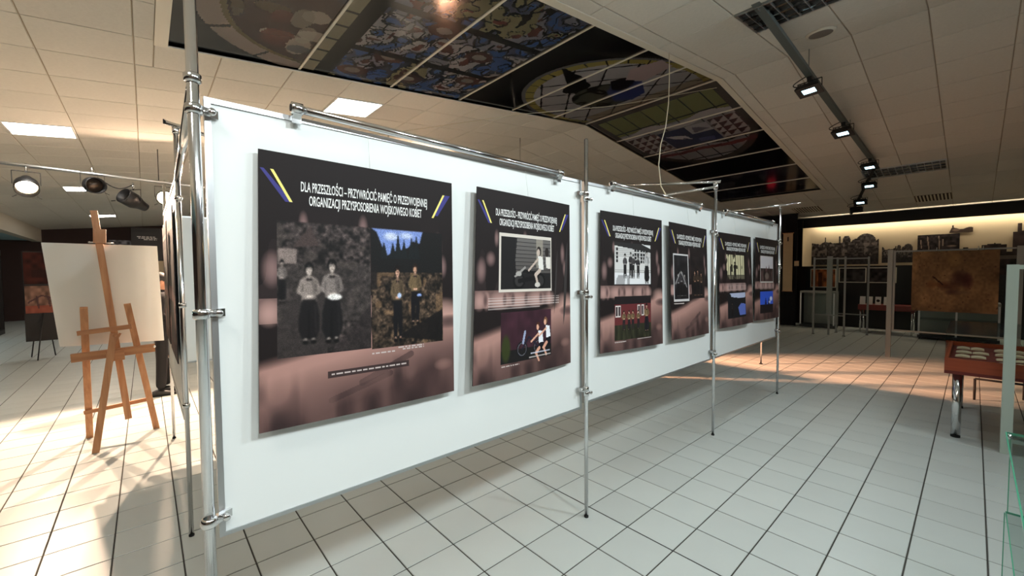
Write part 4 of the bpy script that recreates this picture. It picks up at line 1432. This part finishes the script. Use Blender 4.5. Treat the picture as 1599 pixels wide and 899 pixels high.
for s in (-1, 1):
    wr = Vector((px + .15, py + .155 * s, .965))
    h = MB().ball(tuple(wr + Vector((.045, -.01 * s, -.01))), .042, .022, .032, 10)
    for k in range(4):
        b0 = wr + Vector((.075, -.012 * s, .014 - .014 * k))
        b1 = b0 + Vector((.032, -.012 * s, -.008))
        b2 = b1 + Vector((.012 + .004 * (k in (1, 2)), -.022 * s, -.006))
        h.tube(b0, b1, .0085, 8, .008).tube(b1, b2, .008, 8, .0065)
    h.tube(wr + Vector((.03, -.02 * s, .02)), wr + Vector((.07, -.035 * s, .035)), .010, 8, .008)
    h.build('hand', 'skin', ps)
for s, dx in ((-1, -.03), (1, .03)):
    sh = MB()
    y = py + .1 * s
    prof = [(-.09, .03, .035), (-.05, .042, .045), (.02, .046, .042), (.10, .048, .028), (.155, .034, .018)]
    vs, fs = [], []
    for (x, wd, hh) in prof:
        for k in range(10):
            a = 2 * math.pi * k / 10
            vs.append((px + dx + x, y + wd * math.cos(a), max(.0, hh + hh * math.sin(a))))
    for i in range(len(prof) - 1):
        for k in range(10):
            fs.append((i * 10 + k, i * 10 + (k + 1) % 10, (i + 1) * 10 + (k + 1) % 10, (i + 1) * 10 + k))
    fs += [tuple(range(10)), tuple(reversed(range(40, 50)))]
    sh.add(vs, fs, True).build('shoe', 'shoe', ps)

# ------------------------------------------------------------------ left background
def picture(name, label, cat, fn, img, m, loc, group=None, frame=None):
    t = thing(name, label, cat, loc, group)
    surface('print', fn, img, m, t)
    return t
# display board on a tripod
tb = thing('tripod_board', 'black display board on thin tripod legs at far left', 'display board', (-1.92, 9.1, 0))
MB().box(-2.14, -1.66, 9.05, 9.09, .34, 2.06).build('board', 'blackm', tb)
for p0, p1 in (((-1.967, 8.77, 0), (-1.90, 9.06, .9)), ((-1.80, 9.32, 0), (-1.86, 9.08, .9)), ((-2.12, 9.35, 0), (-1.98, 9.08, .9))):
    MB().tube(p0, p1, .010, 8).build('leg', 'black', tb)
pc = Pic(40, 36, (104, 80, 68))
pc.grain((0, 0, 1, 1), 9, 7, 3, .35)
pc.rect(0, .72, 1, 1, (126, 60, 46), .7)
for a, b in (((.1, .6), (.5, .35)), ((.5, .35), (.95, .5)), ((.35, .4), (.4, .8)), ((.7, .42), (.75, .75))):
    pc.line(a, b, .06, (66, 48, 50), .8)
t = picture('painting', 'small brownish landscape painting mounted on the tripod board', 'painting', lambda u, v: np.stack([-2.12 + .42 * u, np.full_like(u, 9.028), 1.40 - .52 * v], -1), pc.a, 'mural', (-1.9, 9.04, .88))
MB().box(-2.12, -1.70, 9.030, 9.049, .88, 1.40).build('stretcher', 'walldark', t)
pc = Pic(30, 40, (46, 20, 16))
pc.grain((0, 0, 1, 1), 6, 7, 13, .4)
pc.rect(.25, .55, .85, .8, (34, 18, 16), .8)
t = picture('painting', 'dark red painting above the brown landscape at far left', 'painting', lambda u, v: np.stack([-2.12 + .42 * u, np.full_like(u, 9.028), 2.04 - .6 * v], -1), pc.a, 'mural', (-1.9, 9.04, 1.44))
MB().box(-2.12, -1.70, 9.030, 9.049, 1.44, 2.04).build('stretcher', 'walldark', t)
# end wall things
t = thing('text_board', 'black text board with small white lettering on the end wall', 'sign', (-.3, 19.4, 2.2))
MB().box(-.77, .22, 19.40, 19.47, 2.18, 3.48).build('board', 'black', t)
for k, (a, b) in enumerate(((-.60, -.05), (-.56, .02), (-.40, .0))):
    x = a
    rr = random.Random(k)
    mb = MB()
    while x < b:
        wd = rr.uniform(.05, .13)
        mb.box(x, min(x + wd, b), 19.392, 19.399, 3.10 - .055 * k, 3.135 - .055 * k)
        x += wd + .025
    mb.build('lettering', 'text', t)
pc = Pic(30, 14, (120, 122, 130))
pc.grain((0, 0, 1, 1), 8, 4, 33, .5)
t = picture('photo_print', 'pale grey photograph strip beside the black text board', 'photograph', lambda u, v: np.stack([-1.42 + .64 * u, np.full_like(u, 19.44), 2.95 - .4 * v], -1), pc.a, 'mural', (-1.1, 19.45, 2.55))
MB().box(-1.43, -.77, 19.442, 19.475, 2.54, 2.96).build('backing', 'black', t)
# pale dado panel behind the person
t = thing('cream_partition', 'cream partition standing before the end wall behind the person', 'partition', (.1, 19.3, 0))
MB().box(-.75, 2.2, 19.25, 19.3, 0, 2.15).build('panel', 'wallcream', t)
# aisle showcase with cool tube
sc = thing('showcase', 'dark glass showcase with a cool lamp tube at the left edge', 'showcase', (-4.3, 14.5, 0))
MB().box(-4.75, -3.35, 14.2, 14.9, 0, .12).build('plinth', 'black', sc)
MB().box(-4.75, -3.35, 14.85, 14.9, .12, 2.15).build('back', 'blackm', sc)
MB().box(-4.75, -3.35, 14.2, 14.9, 2.15, 2.3).build('top', 'black', sc)
for x in (-4.75, -3.39):
    for y in (14.2, 14.86):
        MB().box(x, x + .04, y, y + .04, .12, 2.15).build('post', 'blackm', sc)
MB().box(-4.7, -3.40, 14.24, 14.84, .88, .94).build('shelf', 'redwood', sc)
MB().tube((-4.65, 14.3, 1.04), (-3.45, 14.3, 1.04), .018, 10).build('lamp_tube', 'tube', sc)
add_light('tube_glow', 'AREA', (-4.05, 14.3, 1.0), 10, (.6, .88, 1), sc, (-4.05, 13.5, 0), 1.1, .05)
MB().box(-4.71, -3.39, 14.205, 14.211, .12, 2.15).build('glass_pane', 'glass', sc)
pc = Pic(30, 20, (110, 140, 160))
pc.grain((0, 0, 1, 1), 8, 5, 43, .4)
pc.line((.2, .7), (.8, .3), .05, (60, 80, 100), .8)
t = picture('photo_print', 'bluish picture standing inside the dark showcase', 'photograph', lambda u, v: np.stack([-4.4 + .95 * u, np.full_like(u, 14.5), 1.8 - .62 * v], -1), pc.a, 'mural', (-3.9, 14.5, 1.18))
MB().box(-4.4, -3.45, 14.502, 14.53, .94, 1.80).build('backing', 'black', t)
aw = thing('aisle_fill_light', 'unseen cool tube added to light the side aisle ceiling', 'ceiling light', (-4.8, 13, 2.8))  # out of view, added so the aisle ceiling is lit
MB().box(-4.9, -4.7, 11, 16, 2.78, 2.84).build('body', 'white', aw)
MB().box(-4.88, -4.72, 11.02, 15.98, 2.765, 2.78).build('diffuser', 'tube', aw)

# ------------------------------------------------------------------ right foreground: table case, glass screen, glass vitrine
tc = thing('table_showcase', 'orange veneered table showcase on thick chrome legs with a glass top', 'showcase', (5.9, -3.4, 0))
MB().box(5.25, 6.62, -4.3, -2.744, .61, .640).build('base', 'redwood', tc)
for n_, b in (('apron', (5.25, 5.275, -4.3, -2.744, .640, .758)), ('apron', (6.595, 6.62, -4.3, -2.744, .640, .758)), ('apron', (5.275, 6.595, -2.769, -2.744, .640, .758)), ('apron', (5.275, 6.595, -4.3, -4.275, .640, .758))):
    MB().box(*b).build(n_, 'orangewood', tc)
MB().box(5.275, 6.595, -4.275, -2.769, .70, .712).build('lining', 'redcloth', tc)
for x, y in ((5.315, -2.83), (6.55, -2.83), (5.315, -4.2), (6.55, -4.2)):
    p = MB().tube((x, y, .02), (x, y, .61), .033, 20).build('leg', 'chrome', tc)
    MB().lathe([(0, .034), (.02, .034)], (x, y, 0), (0, 0, 1), 18).build('foot', 'rubber', p)
for b in ((5.25, 6.62, -2.752, -2.746, .758, .99), (5.252, 5.258, -4.298, -2.752, .758, .99), (6.612, 6.618, -4.298, -2.752, .758, .99)):
    MB().box(*b).build('glass_side', 'glass', tc)
MB().box(5.25, 6.62, -4.3, -2.744, .99, .997).build('glass_top', 'glass', tc)
rb = random.Random(8)
bk = 0
for i in range(4):
    for j in range(3):
        x, y = 5.33 + i * .30, -2.80 - j * .27
        lab = '%s open yellowed booklet in the %s row of the table showcase' % (('leftmost', 'second', 'third')[j], ('front', 'second', 'third', 'back')[i])
        o = thing('booklet', lab, 'book', (x, y, .712), 'booklets in the table showcase')
        dx, dy = rb.uniform(.13, .2), rb.uniform(.19, .24)
        th = rb.uniform(.01, .02)
        MB().box(x, x + dx, y - dy, y, .712, .718).build('cover', 'redwood', o)
        for s in (0, 1):
            y1 = y - .006 - s * dy / 2
            y0 = y1 - dy / 2 + .008
            mb = MB()
            vs = []
            for k in range(6):
                f = k / 5
                yy = y1 + (y0 - y1) * f
                zz = .718 + th * math.sin(math.pi * (.12 + .76 * f))
                vs += [(x + .008, yy, zz), (x + dx - .008, yy, zz), (x + .008, yy, .718), (x + dx - .008, yy, .718)]
            fs = []
            for k in range(5):
                a = k * 4
                fs += [(a, a + 1, a + 5, a + 4), (a, a + 4, a + 6, a + 2), (a + 1, a + 3, a + 7, a + 5)]
            fs += [(0, 2, 3, 1), (20, 21, 23, 22)]
            mb.add(vs, fs).build('page_block', 'bookpaper', o)
lf = thing('low_frame', 'low thin metal frame standing under the table showcase', 'frame', (6.9, -3.2, 0))
for p0, p1 in (((7.1, -2.95, .26), (7.1, -3.35, .26)), ((7.1, -2.95, 0), (7.1, -2.95, .26)), ((7.1, -3.35, 0), (7.1, -3.35, .26)), ((7.1, -3.35, .26), (7.5, -3.35, .26)), ((7.5, -3.35, 0), (7.5, -3.35, .26))):
    MB().tube(p0, p1, .012, 10).build('bar', 'blackm', lf)

gs = thing('glass_screen', 'pale aluminium framed glass screen at the right edge', 'screen', (5.12, -3.7, 0))
MB().box(5.085, 5.155, -3.165, -3.098, 0, 1.634).build('post', 'alug', gs)
MB().box(5.085, 5.155, -4.40, -4.333, 0, 1.634).build('post', 'alug', gs)
MB().box(5.10, 5.14, -4.333, -3.165, 1.595, 1.630).build('top_rail', 'alug', gs)
MB().box(5.10, 5.14, -4.333, -3.165, .10, .13).build('bottom_rail', 'alug', gs)
MB().box(5.117, 5.123, -4.333, -3.165, .13, 1.595).build('glass_pane', 'glassg', gs)
gv = thing('glass_vitrine', 'low all-glass vitrine with green edges in the right corner', 'vitrine', (1.9, -3.4, 0))
def pane(b, edge):
    g = MB().box(*b).build('glass_pane', 'glassg', gv)
    e = MB()
    for q in edge:
        e.box(*q)
    e.build('green_edge', 'glassedge', g)
pane((.9, 2.335, -3.75, -3.022, .892, .90), [(.9, 2.335, -3.022, -3.018, .891, .901), (2.335, 2.339, -3.75, -3.018, .891, .901)])
pane((.9, 2.33, -3.74, -3.030, .550, .556), [(.9, 2.33, -3.030, -3.027, .549, .557), (2.33, 2.333, -3.74, -3.027, .549, .557)])
pane((2.322, 2.330, -3.74, -3.026, 0, .55), [(2.320, 2.332, -3.026, -3.023, 0, .55)])
pane((2.322, 2.330, -3.74, -3.034, .557, .891), [(2.320, 2.332, -3.034, -3.031, .557, .891)])
pane((.9, .908, -3.74, -3.030, 0, .891), [(.898, .910, -3.030, -3.027, 0, .891)])
MB().ball((2.33, -3.03, .885), .012).build('corner_clip', 'chrome', gv)

# ------------------------------------------------------------------ right background: framed screen with textile, stands
fs_ = thing('framed_screen', 'tall grey aluminium framed screen carrying a brown picture', 'screen', (9.66, -2.6, 0))
for y in (-1.90, -3.38):
    MB().box(9.63, 9.69, y - .035, y + .035, 0, 1.945).build('post', 'greypaint', fs_)
MB().box(9.645, 9.675, -3.345, -1.935, 1.90, 1.925).build('top_rail', 'greypaint', fs_)
MB().box(9.645, 9.675, -3.345, -1.935, .485, .51).build('bottom_rail', 'greypaint', fs_)
MB().box(9.645, 9.672, -1.97, -1.94, .51, 1.90).build('side_rail', 'greypaint', fs_)
MB().box(9.663, 9.668, -3.345, -1.97, .51, 1.90).build('glass_pane', 'glassg', fs_)
pc = Pic(90, 66, (108, 84, 58))
pc.grain((0, 0, 1, 1), 7, 5, 63, .22)
pc.grain((0, 0, 1, 1), 40, 30, 64, .12)
pc.ell(.5, .15, .1, .14, (150, 118, 72), .6, 1.4)
for (a, b, c, d, col) in ((.58, .45, .14, .14, (42, 20, 24)), (.46, .58, .16, .1, (50, 27, 22)), (.66, .5, .08, .16, (50, 20, 26)), (.36, .55, .1, .05, (84, 48, 28)), (.5, .68, .12, .05, (48, 30, 30)), (.24, .55, .08, .08, (92, 58, 34)), (.62, .68, .12, .03, (98, 78, 60))):
    pc.ell(a, b, c, d, col  , .8, 1.3)
pc.line((.26, .42), (.38, .55), .02, (40, 26, 22))
for i in range(30):
    pc.ell(random.random(), random.random(), .012, .014, (58, 36, 28), .7, .8)
t = picture('hanging_picture', 'brown unframed picture with a dark red figure hung from hooks on the framed screen', 'picture', lambda u, v: np.stack([np.full_like(u, 9.598), -2.19 - .985 * u, 1.895 - 1.02 * v], -1), pc.a, 'mural', (9.6, -2.7, .875))
MB().box(9.600, 9.640, -3.175, -2.19, .875, 1.895).build('stretcher', 'walldark', t)
for y in (-2.48, -2.95, -3.0):
    MB().path([(9.62, y, 1.86), (9.615, y, 1.93), (9.65, y, 1.955), (9.685, y, 1.93)], .007, 8).build('hook', 'chrome', t)

def stand(x, y0, y1, label, mid=True):
    t = thing('display_stand', label, 'display stand', (x, (y0 + y1) / 2, 0), 'grey metal stands before the mural wall')
    for y in (y0, y1):
        p = MB().box(x - .018, x + .018, y - .018, y + .018, .01, 1.90).build('post', 'greypaint', t)
        MB().box(x - .025, x + .025, y - .025, y + .025, 0, .012).build('foot', 'rubber', p)
    MB().box(x - .012, x + .012, y1 + .018, y0 - .018, 1.85, 1.878).build('top_rail', 'greypaint', t)
    MB().box(x - .012, x + .012, y1 + .018, y0 - .018, .475, .50).build('lower_rail', 'greypaint', t)
    if mid:
        ym = (y0 + y1) / 2
        MB().box(x + .02, x + .05, ym - .055, ym + .055, .50, 1.92).build('column', 'greypaint', t)
        MB().box(x + .025, x + .045, ym - .02, ym + .02, .0, .50).build('column_foot', 'greypaint', t)
        MB().box(x + .012, x + .018, y1 + .018, y0 - .018, .50, 1.85).build('glass_pane', 'glass', t)
    return t
stand(12.0, -.27, -.875, 'grey metal display stand with a wide centre column, nearest the black drape')
stand(12.6, -.62, -1.22, 'grey metal display stand behind the one with the centre column', False)

# ------------------------------------------------------------------ mural wall
fa = struct(MB().box(13.95, 14.02, -6.4, .70, 2.80, 3.08).build('trim_2', 'blackm'), 'black fascia hiding the strip light over the murals')
MB().box(13.93, 13.95, -6.4, 1.4, 3.068, 3.085).build('edge_profile', 'greypaint', fa)
cw = thing('mural_wall', 'cream curved backing wall lit from above by a hidden strip', 'panel', (14.2, -2.9, 1.69))
mb = MB()
prof = [(14.0 - .06, .44), (14.08, .42), (14.16, .36), (14.20, .27), (14.22, .15), (14.22, -6.4)]
vs, fs = [], []
for z in (1.69, 3.02):
    vs += [(x, y, z) for x, y in prof]
n = len(prof)
fs = [(k, n + k, n + k + 1, k + 1) for k in range(n - 1)]
mb.add(vs, fs, True)
# give it thickness
back = [(14.29, y, z) for z in (1.69, 3.02) for y in (.44, -6.4)]
mb.add(back, [(0, 1, 3, 2)])
mb.build('backing', 'wallcream', cw)
MB().box(14.06, 14.12, -6.3, .25, 2.85, 2.89).build('strip_light', 'cove', cw)
add_light('strip_beam', 'AREA', (14.09, -3.0, 2.84), 17, (1, .86, .64), cw, (14.20, -3.0, 1.9), 6.2, .04)
def mural(y0, y1, z0, z1, draw, label, W=80, x=14.20, grp='black and white murals'):
    H = max(10, int(W * (z1 - z0) / abs(y1 - y0)))
    p = Pic(W, H, (60, 56, 54))
    mask = draw(p)
    t = thing('mural', label, 'mural', (x, (y0 + y1) / 2, z0), grp)
    # skyline cut-out: quads only where the print is
    a = p.a
    keep = mask if mask is not None else np.ones((H, W), bool)
    vs, fs, cs = [], [], []
    for j in range(H):
        k = 0
        while k < W:
            if keep[j, k]:
                for (uu, vv) in ((k, j + 1), (k + 1, j + 1), (k + 1, j), (k, j)):
                    vs.append((x - .004, y0 + (y1 - y0) * uu / W, z1 + (z0 - z1) * vv / H))
                fs.append(tuple(range(len(vs) - 4, len(vs))))
                cs += [tuple(lin(a[j, k])) + (1.0,)] * 4
            k += 1
    me = bpy.data.meshes.new('print')
    off = t.location
    me.from_pydata([(v[0] - off[0], v[1] - off[1], v[2] - off[2]) for v in vs], [], fs)
    at = me.color_attributes.new('print', 'FLOAT_COLOR', 'CORNER')
    at.data.foreach_set('color', np.array(cs, np.float32).ravel())
    me.materials.append(M['mural'])
    link('print', me, t)
    return t
def town(p, seed, base=.3, amp=.18):
    p.rect(0, 0, 1, 1, (66, 60, 58))
    p.grain((0, 0, 1, 1), 40, 22, seed, .5)
    p.grain((0, .3, 1, .7), 26, 9, seed + 1, .6, .7, (150, 136, 126))
    p.rect(0, .72, 1, 1, (46, 42, 42), .6)
    sky = base - amp * (p.noise(9, 1, seed + 2) - .3) - .06 * p.noise(30, 1, seed + 3)
    for c, w_, h in ((.44, .012, .32), (.22, .008, .3)):
        sky = np.where(np.abs(p.u - c) < w_, base - h * .8, sky)
    sky = np.where(np.hypot((p.u - .82) / .14, (p.v - .25) / .25) < 1, 0, sky)
    sky = np.where(np.hypot((p.u - .54) / .06, (p.v - .22) / .2) < 1, .05, sky)
    return p.v > sky
mural(.27, -1.205, 1.73, 2.56, lambda p: town(p, 81), 'large town skyline mural at the left end of the lit wall', 120)
mural(-1.27, -1.88, 1.76, 2.24, lambda p: town(p, 91, .35, .3), 'small mural with a low roof, right of the large skyline', 50)
def five(p):
    p.rect(0, 0, 1, 1, (48, 42, 42))
    p.grain((0, 0, 1, 1), 20, 9, 17, .5)
    for a, b in (((.24, .1), (.32, 1.4)), ((.52, .1), (.55, 1.4)), ((.62, .3), (.62, .7)), ((.08, .3), (.1, .8))):
        p.line(a, b, .03, (164, 142, 124), .8)
    p.ell(.82, .72, .14, .06, (150, 130, 112), .8, .8)
mural(-1.94, -2.66, 2.03, 2.44, five, 'mural strip of narrow portrait frames above the framed screen', 60)
def ship(p):
    p.rect(0, 0, 1, 1, (60, 48, 42))
    p.ell(.3, .7, .2, .2, (120, 100, 86), .7, .7)
    sky = np.where(p.u < .12, 1 - p.u * 5, .55 - .1 * np.sin(p.u * 9))
    sky = np.where(np.abs(p.u - .17) < .04, .2, sky)
    sky = np.where(np.abs(p.u - .3) < .012, 0, sky)
    return p.v > sky
mural(-2.48, -2.87, 2.46, 2.68, ship, 'small ship-shaped mural high on the lit wall', 40)
def houses(p):
    p.rect(0, 0, 1, 1, (50, 40, 38))
    p.grain((0, 0, 1, 1), 30, 14, 27, .4)
    p.rect(.3, .62, .45, .7, (120, 106, 96), .6)
    sky = .55 + 0 * p.u
    sky = np.where(np.abs(p.u - .26) < .1, .38 + .4 * np.abs(p.u - .26), sky)
    sky = np.where((p.u > .4) & (p.u < .66), .14 + .35 * np.abs(p.u - .53), sky)
    sky = np.where(np.abs(p.u - .45) < .012, .02, sky)
    sky = np.where(p.u > .66, .28 + .1 * p.noise(12, 1, 3), sky)
    sky = np.where(p.u < .05, .45, sky)
    return p.v > sky
mural(-2.72, -4.6, 1.45, 2.62, houses, 'dark mural of wide-roofed houses at the right end of the lit wall', 90)
# framed photographs below
def framed(y0, y1, z0, z1, seed, label, warm=False):
    t = thing('framed_photo', label, 'photograph', (14.18, (y0 + y1) / 2, z0), 'framed photographs below the murals')
    p = Pic(24, 16, (150, 88, 54) if warm else (52, 48, 48))
    p.grain((0, 0, 1, 1), 7, 5, seed, .55)
    if warm:
        p.rect(.28, .2, .45, 1, (66, 34, 22), .8)
        p.rect(.7, .3, .9, 1, (70, 36, 24), .8)
    surface('print', lambda u, v: np.stack([np.full_like(u, 14.165), y0 + (y1 - y0) * u, z1 + (z0 - z1) * v], -1), p.a, 'mural', t)
    for b in ((y1 - .02, y0 + .02, z1, z1 + .02), (y1 - .02, y0 + .02, z0 - .02, z0), (y1 - .02, y1, z0, z1), (y0, y0 + .02, z0, z1)):
        MB().box(14.160, 14.20, b[0], b[1], b[2], b[3]).build('frame_bar', 'ctrim', t)
    MB().box(14.168, 14.20, y1, y0, z0, z1).build('backing', 'black', t)
framed(.26, -.30, 1.10, 1.60, 1, 'orange toned framed photograph behind the first display stand', True)
framed(-.40, -.95, 1.25, 1.62, 2, 'dark framed photograph below the large skyline mural')
framed(-1.02, -1.55, 1.25, 1.62, 3, 'dark framed photograph next to the framed screen')
framed(-1.95, -2.35, 1.20, 1.66, 4, 'dark framed photograph seen through the framed screen')
dd = thing('dado_shade_board', 'black base boarding carried up as shade over the lower mural wall', 'panel', (14.1, -3, 0))
MB().box(14.205, 14.26, -6.3, .40, 0, 1.69).build('board', 'blackm', dd)  # dark base, carried up to stand in for fading light on the wall
# black drapes beside the mural
cu = thing('drape', 'black floor-length drape between the white wall and the murals', 'curtain', (13.3, .9, 0))
pts = []
for k in range(61):
    s = k / 60
    pts.append((13.30 + .035 * math.sin(s * 40), .42 + 2.6 * s))
mb = MB()
vs = [(x, y, z) for z in (.01, 3.15) for x, y in pts] + [(x + .02, y, z) for z in (.01, 3.15) for x, y in pts]
n = 61
fs = [(k, k + 1, n + k + 1, n + k) for k in range(n - 1)] + [(2 * n + k, 3 * n + k, 3 * n + k + 1, 2 * n + k + 1) for k in range(n - 1)]
fs += [(0, n, 3 * n, 2 * n), (n - 1, 3 * n - 1, 4 * n - 1, 2 * n - 1)]
mb.add(vs, fs, True).build('cloth', 'curtain', cu)
MB().tube((13.3, .4, 3.16), (13.3, 3.1, 3.16), .015, 10).build('rod', 'black', cu)
scr = thing('scroll', 'long parchment scroll hanging on the black drape', 'scroll', (13.2, .62, .98))
MB().box(13.205, 13.212, .50, .73, 1.0, 2.62).build('sheet', 'paper', scr)
MB().tube((13.208, .48, 2.63), (13.208, .75, 2.63), .012, 10).build('rod', 'wood', scr)
MB().tube((13.208, .49, .99), (13.208, .74, .99), .012, 10).build('rod', 'wood', scr)
MB().box(13.20, 13.204, .60, .63, 2.40, 2.52).build('emblem', 'walldark', scr)
cl = thing('note_card', 'small pale card pinned beside the parchment scroll', 'card', (13.2, .42, 1.8))
MB().box(13.258, 13.263, .36, .47, 1.70, 1.84).build('card', 'paper', cl)
MB().ball((13.256, .415, 1.83), .006).build('pin', 'redlamp', cl)
rl = thing('red_lamp', 'small glowing red lamp above the far end of the white wall', 'lamp', (12.8, .95, 2.6))
MB().lathe([(0, .05), (.03, .10), (.10, .11), (.12, .04)], (12.85, 1.0, 2.55), (-1, -.2, -.3), 16).build('shade', 'redlamp', rl)
MB().tube((12.9, 1.0, 2.56), (13.28, 1.02, 2.75), .012, 8).build('arm', 'black', rl)
rt = thing('red_table', 'dark red table with chrome legs holding small cards before the murals', 'table', (13.45, -1.3, 0))
MB().box(13.2, 13.75, -2.0, -.95, .57, .70).build('table_top', 'redwood', rt)
for x, y in ((13.24, -1.0), (13.24, -1.95), (13.7, -1.0), (13.7, -1.95)):
    MB().tube((x, y, 0), (x, y, .57), .02, 12).build('leg', 'chrome', rt)
MB().box(13.23, 13.25, -1.95, -1.0, .06, .08).build('foot_rail', 'chrome', rt)
for k, y in enumerate((-1.02, -1.16, -1.32, -1.48)):
    o = thing('display_card', 'small pale card %s on the dark red table' % ('at the left end', 'second from the left', 'with a dark ring, third from the left', 'partly hidden by the framed screen post')[k], 'card', (13.35, y, .70), 'cards on the red table')
    MB().add([(13.33, y - .055, .70), (13.33, y + .055, .70), (13.37, y + .055, .90), (13.37, y - .055, .90), (13.34, y - .055, .70), (13.34, y + .055, .70), (13.38, y + .055, .90), (13.38, y - .055, .90)],
             [(0, 1, 2, 3), (7, 6, 5, 4), (0, 4, 5, 1), (3, 2, 6, 7), (0, 3, 7, 4), (1, 5, 6, 2)]).build('card', 'white', o)
    if k == 2:
        MB().lathe([(0, .035), (.004, .035)], (13.345, y, .80), (-1, 0, .2), 16).build('ring', 'walldark', o)
gc = thing('glass_cabinet', 'low greenish glass cabinet seen through the framed screen', 'cabinet', (12.9, -2.6, 0))
MB().box(12.7, 13.3, -3.3, -2.08, .04, .10).build('base', 'black', gc)
MB().box(12.7, 13.3, -3.3, -2.08, .80, .86).build('top', 'greypaint', gc)
MB().box(13.27, 13.3, -3.3, -2.08, .10, .80).build('back', 'greypaint', gc)
for y in (-3.28, -2.68, -2.10):
    MB().box(12.70, 12.73, y - .015, y + .015, .10, .80).build('upright', 'alu', gc)
for y0, y1 in ((-3.265, -2.695), (-2.665, -2.115)):
    MB().box(12.705, 12.711, y0, y1, .10, .80).build('glass_pane', 'glassg', gc)
MB().box(12.74, 13.26, -3.28, -2.1, .45, .46).build('shelf', 'glassg', gc)
gd = thing('glass_cabinet', 'tall dim glass cabinet behind the first display stand', 'cabinet', (13.5, 0, 0))
MB().box(13.35, 13.8, -.45, .34, 0, .08).build('base', 'black', gd)
MB().box(13.77, 13.8, -.45, .34, .08, .95).build('back', 'greypaint', gd)
MB().box(13.35, 13.8, -.45, .34, .95, 1.0).build('top', 'greypaint', gd)
for y in (-.43, .32):
    MB().box(13.35, 13.38, y - .015, y + .015, .08, .95).build('upright', 'alu', gd)
MB().box(13.355, 13.361, -.415, .305, .08, .95).build('glass_pane', 'glassg', gd)
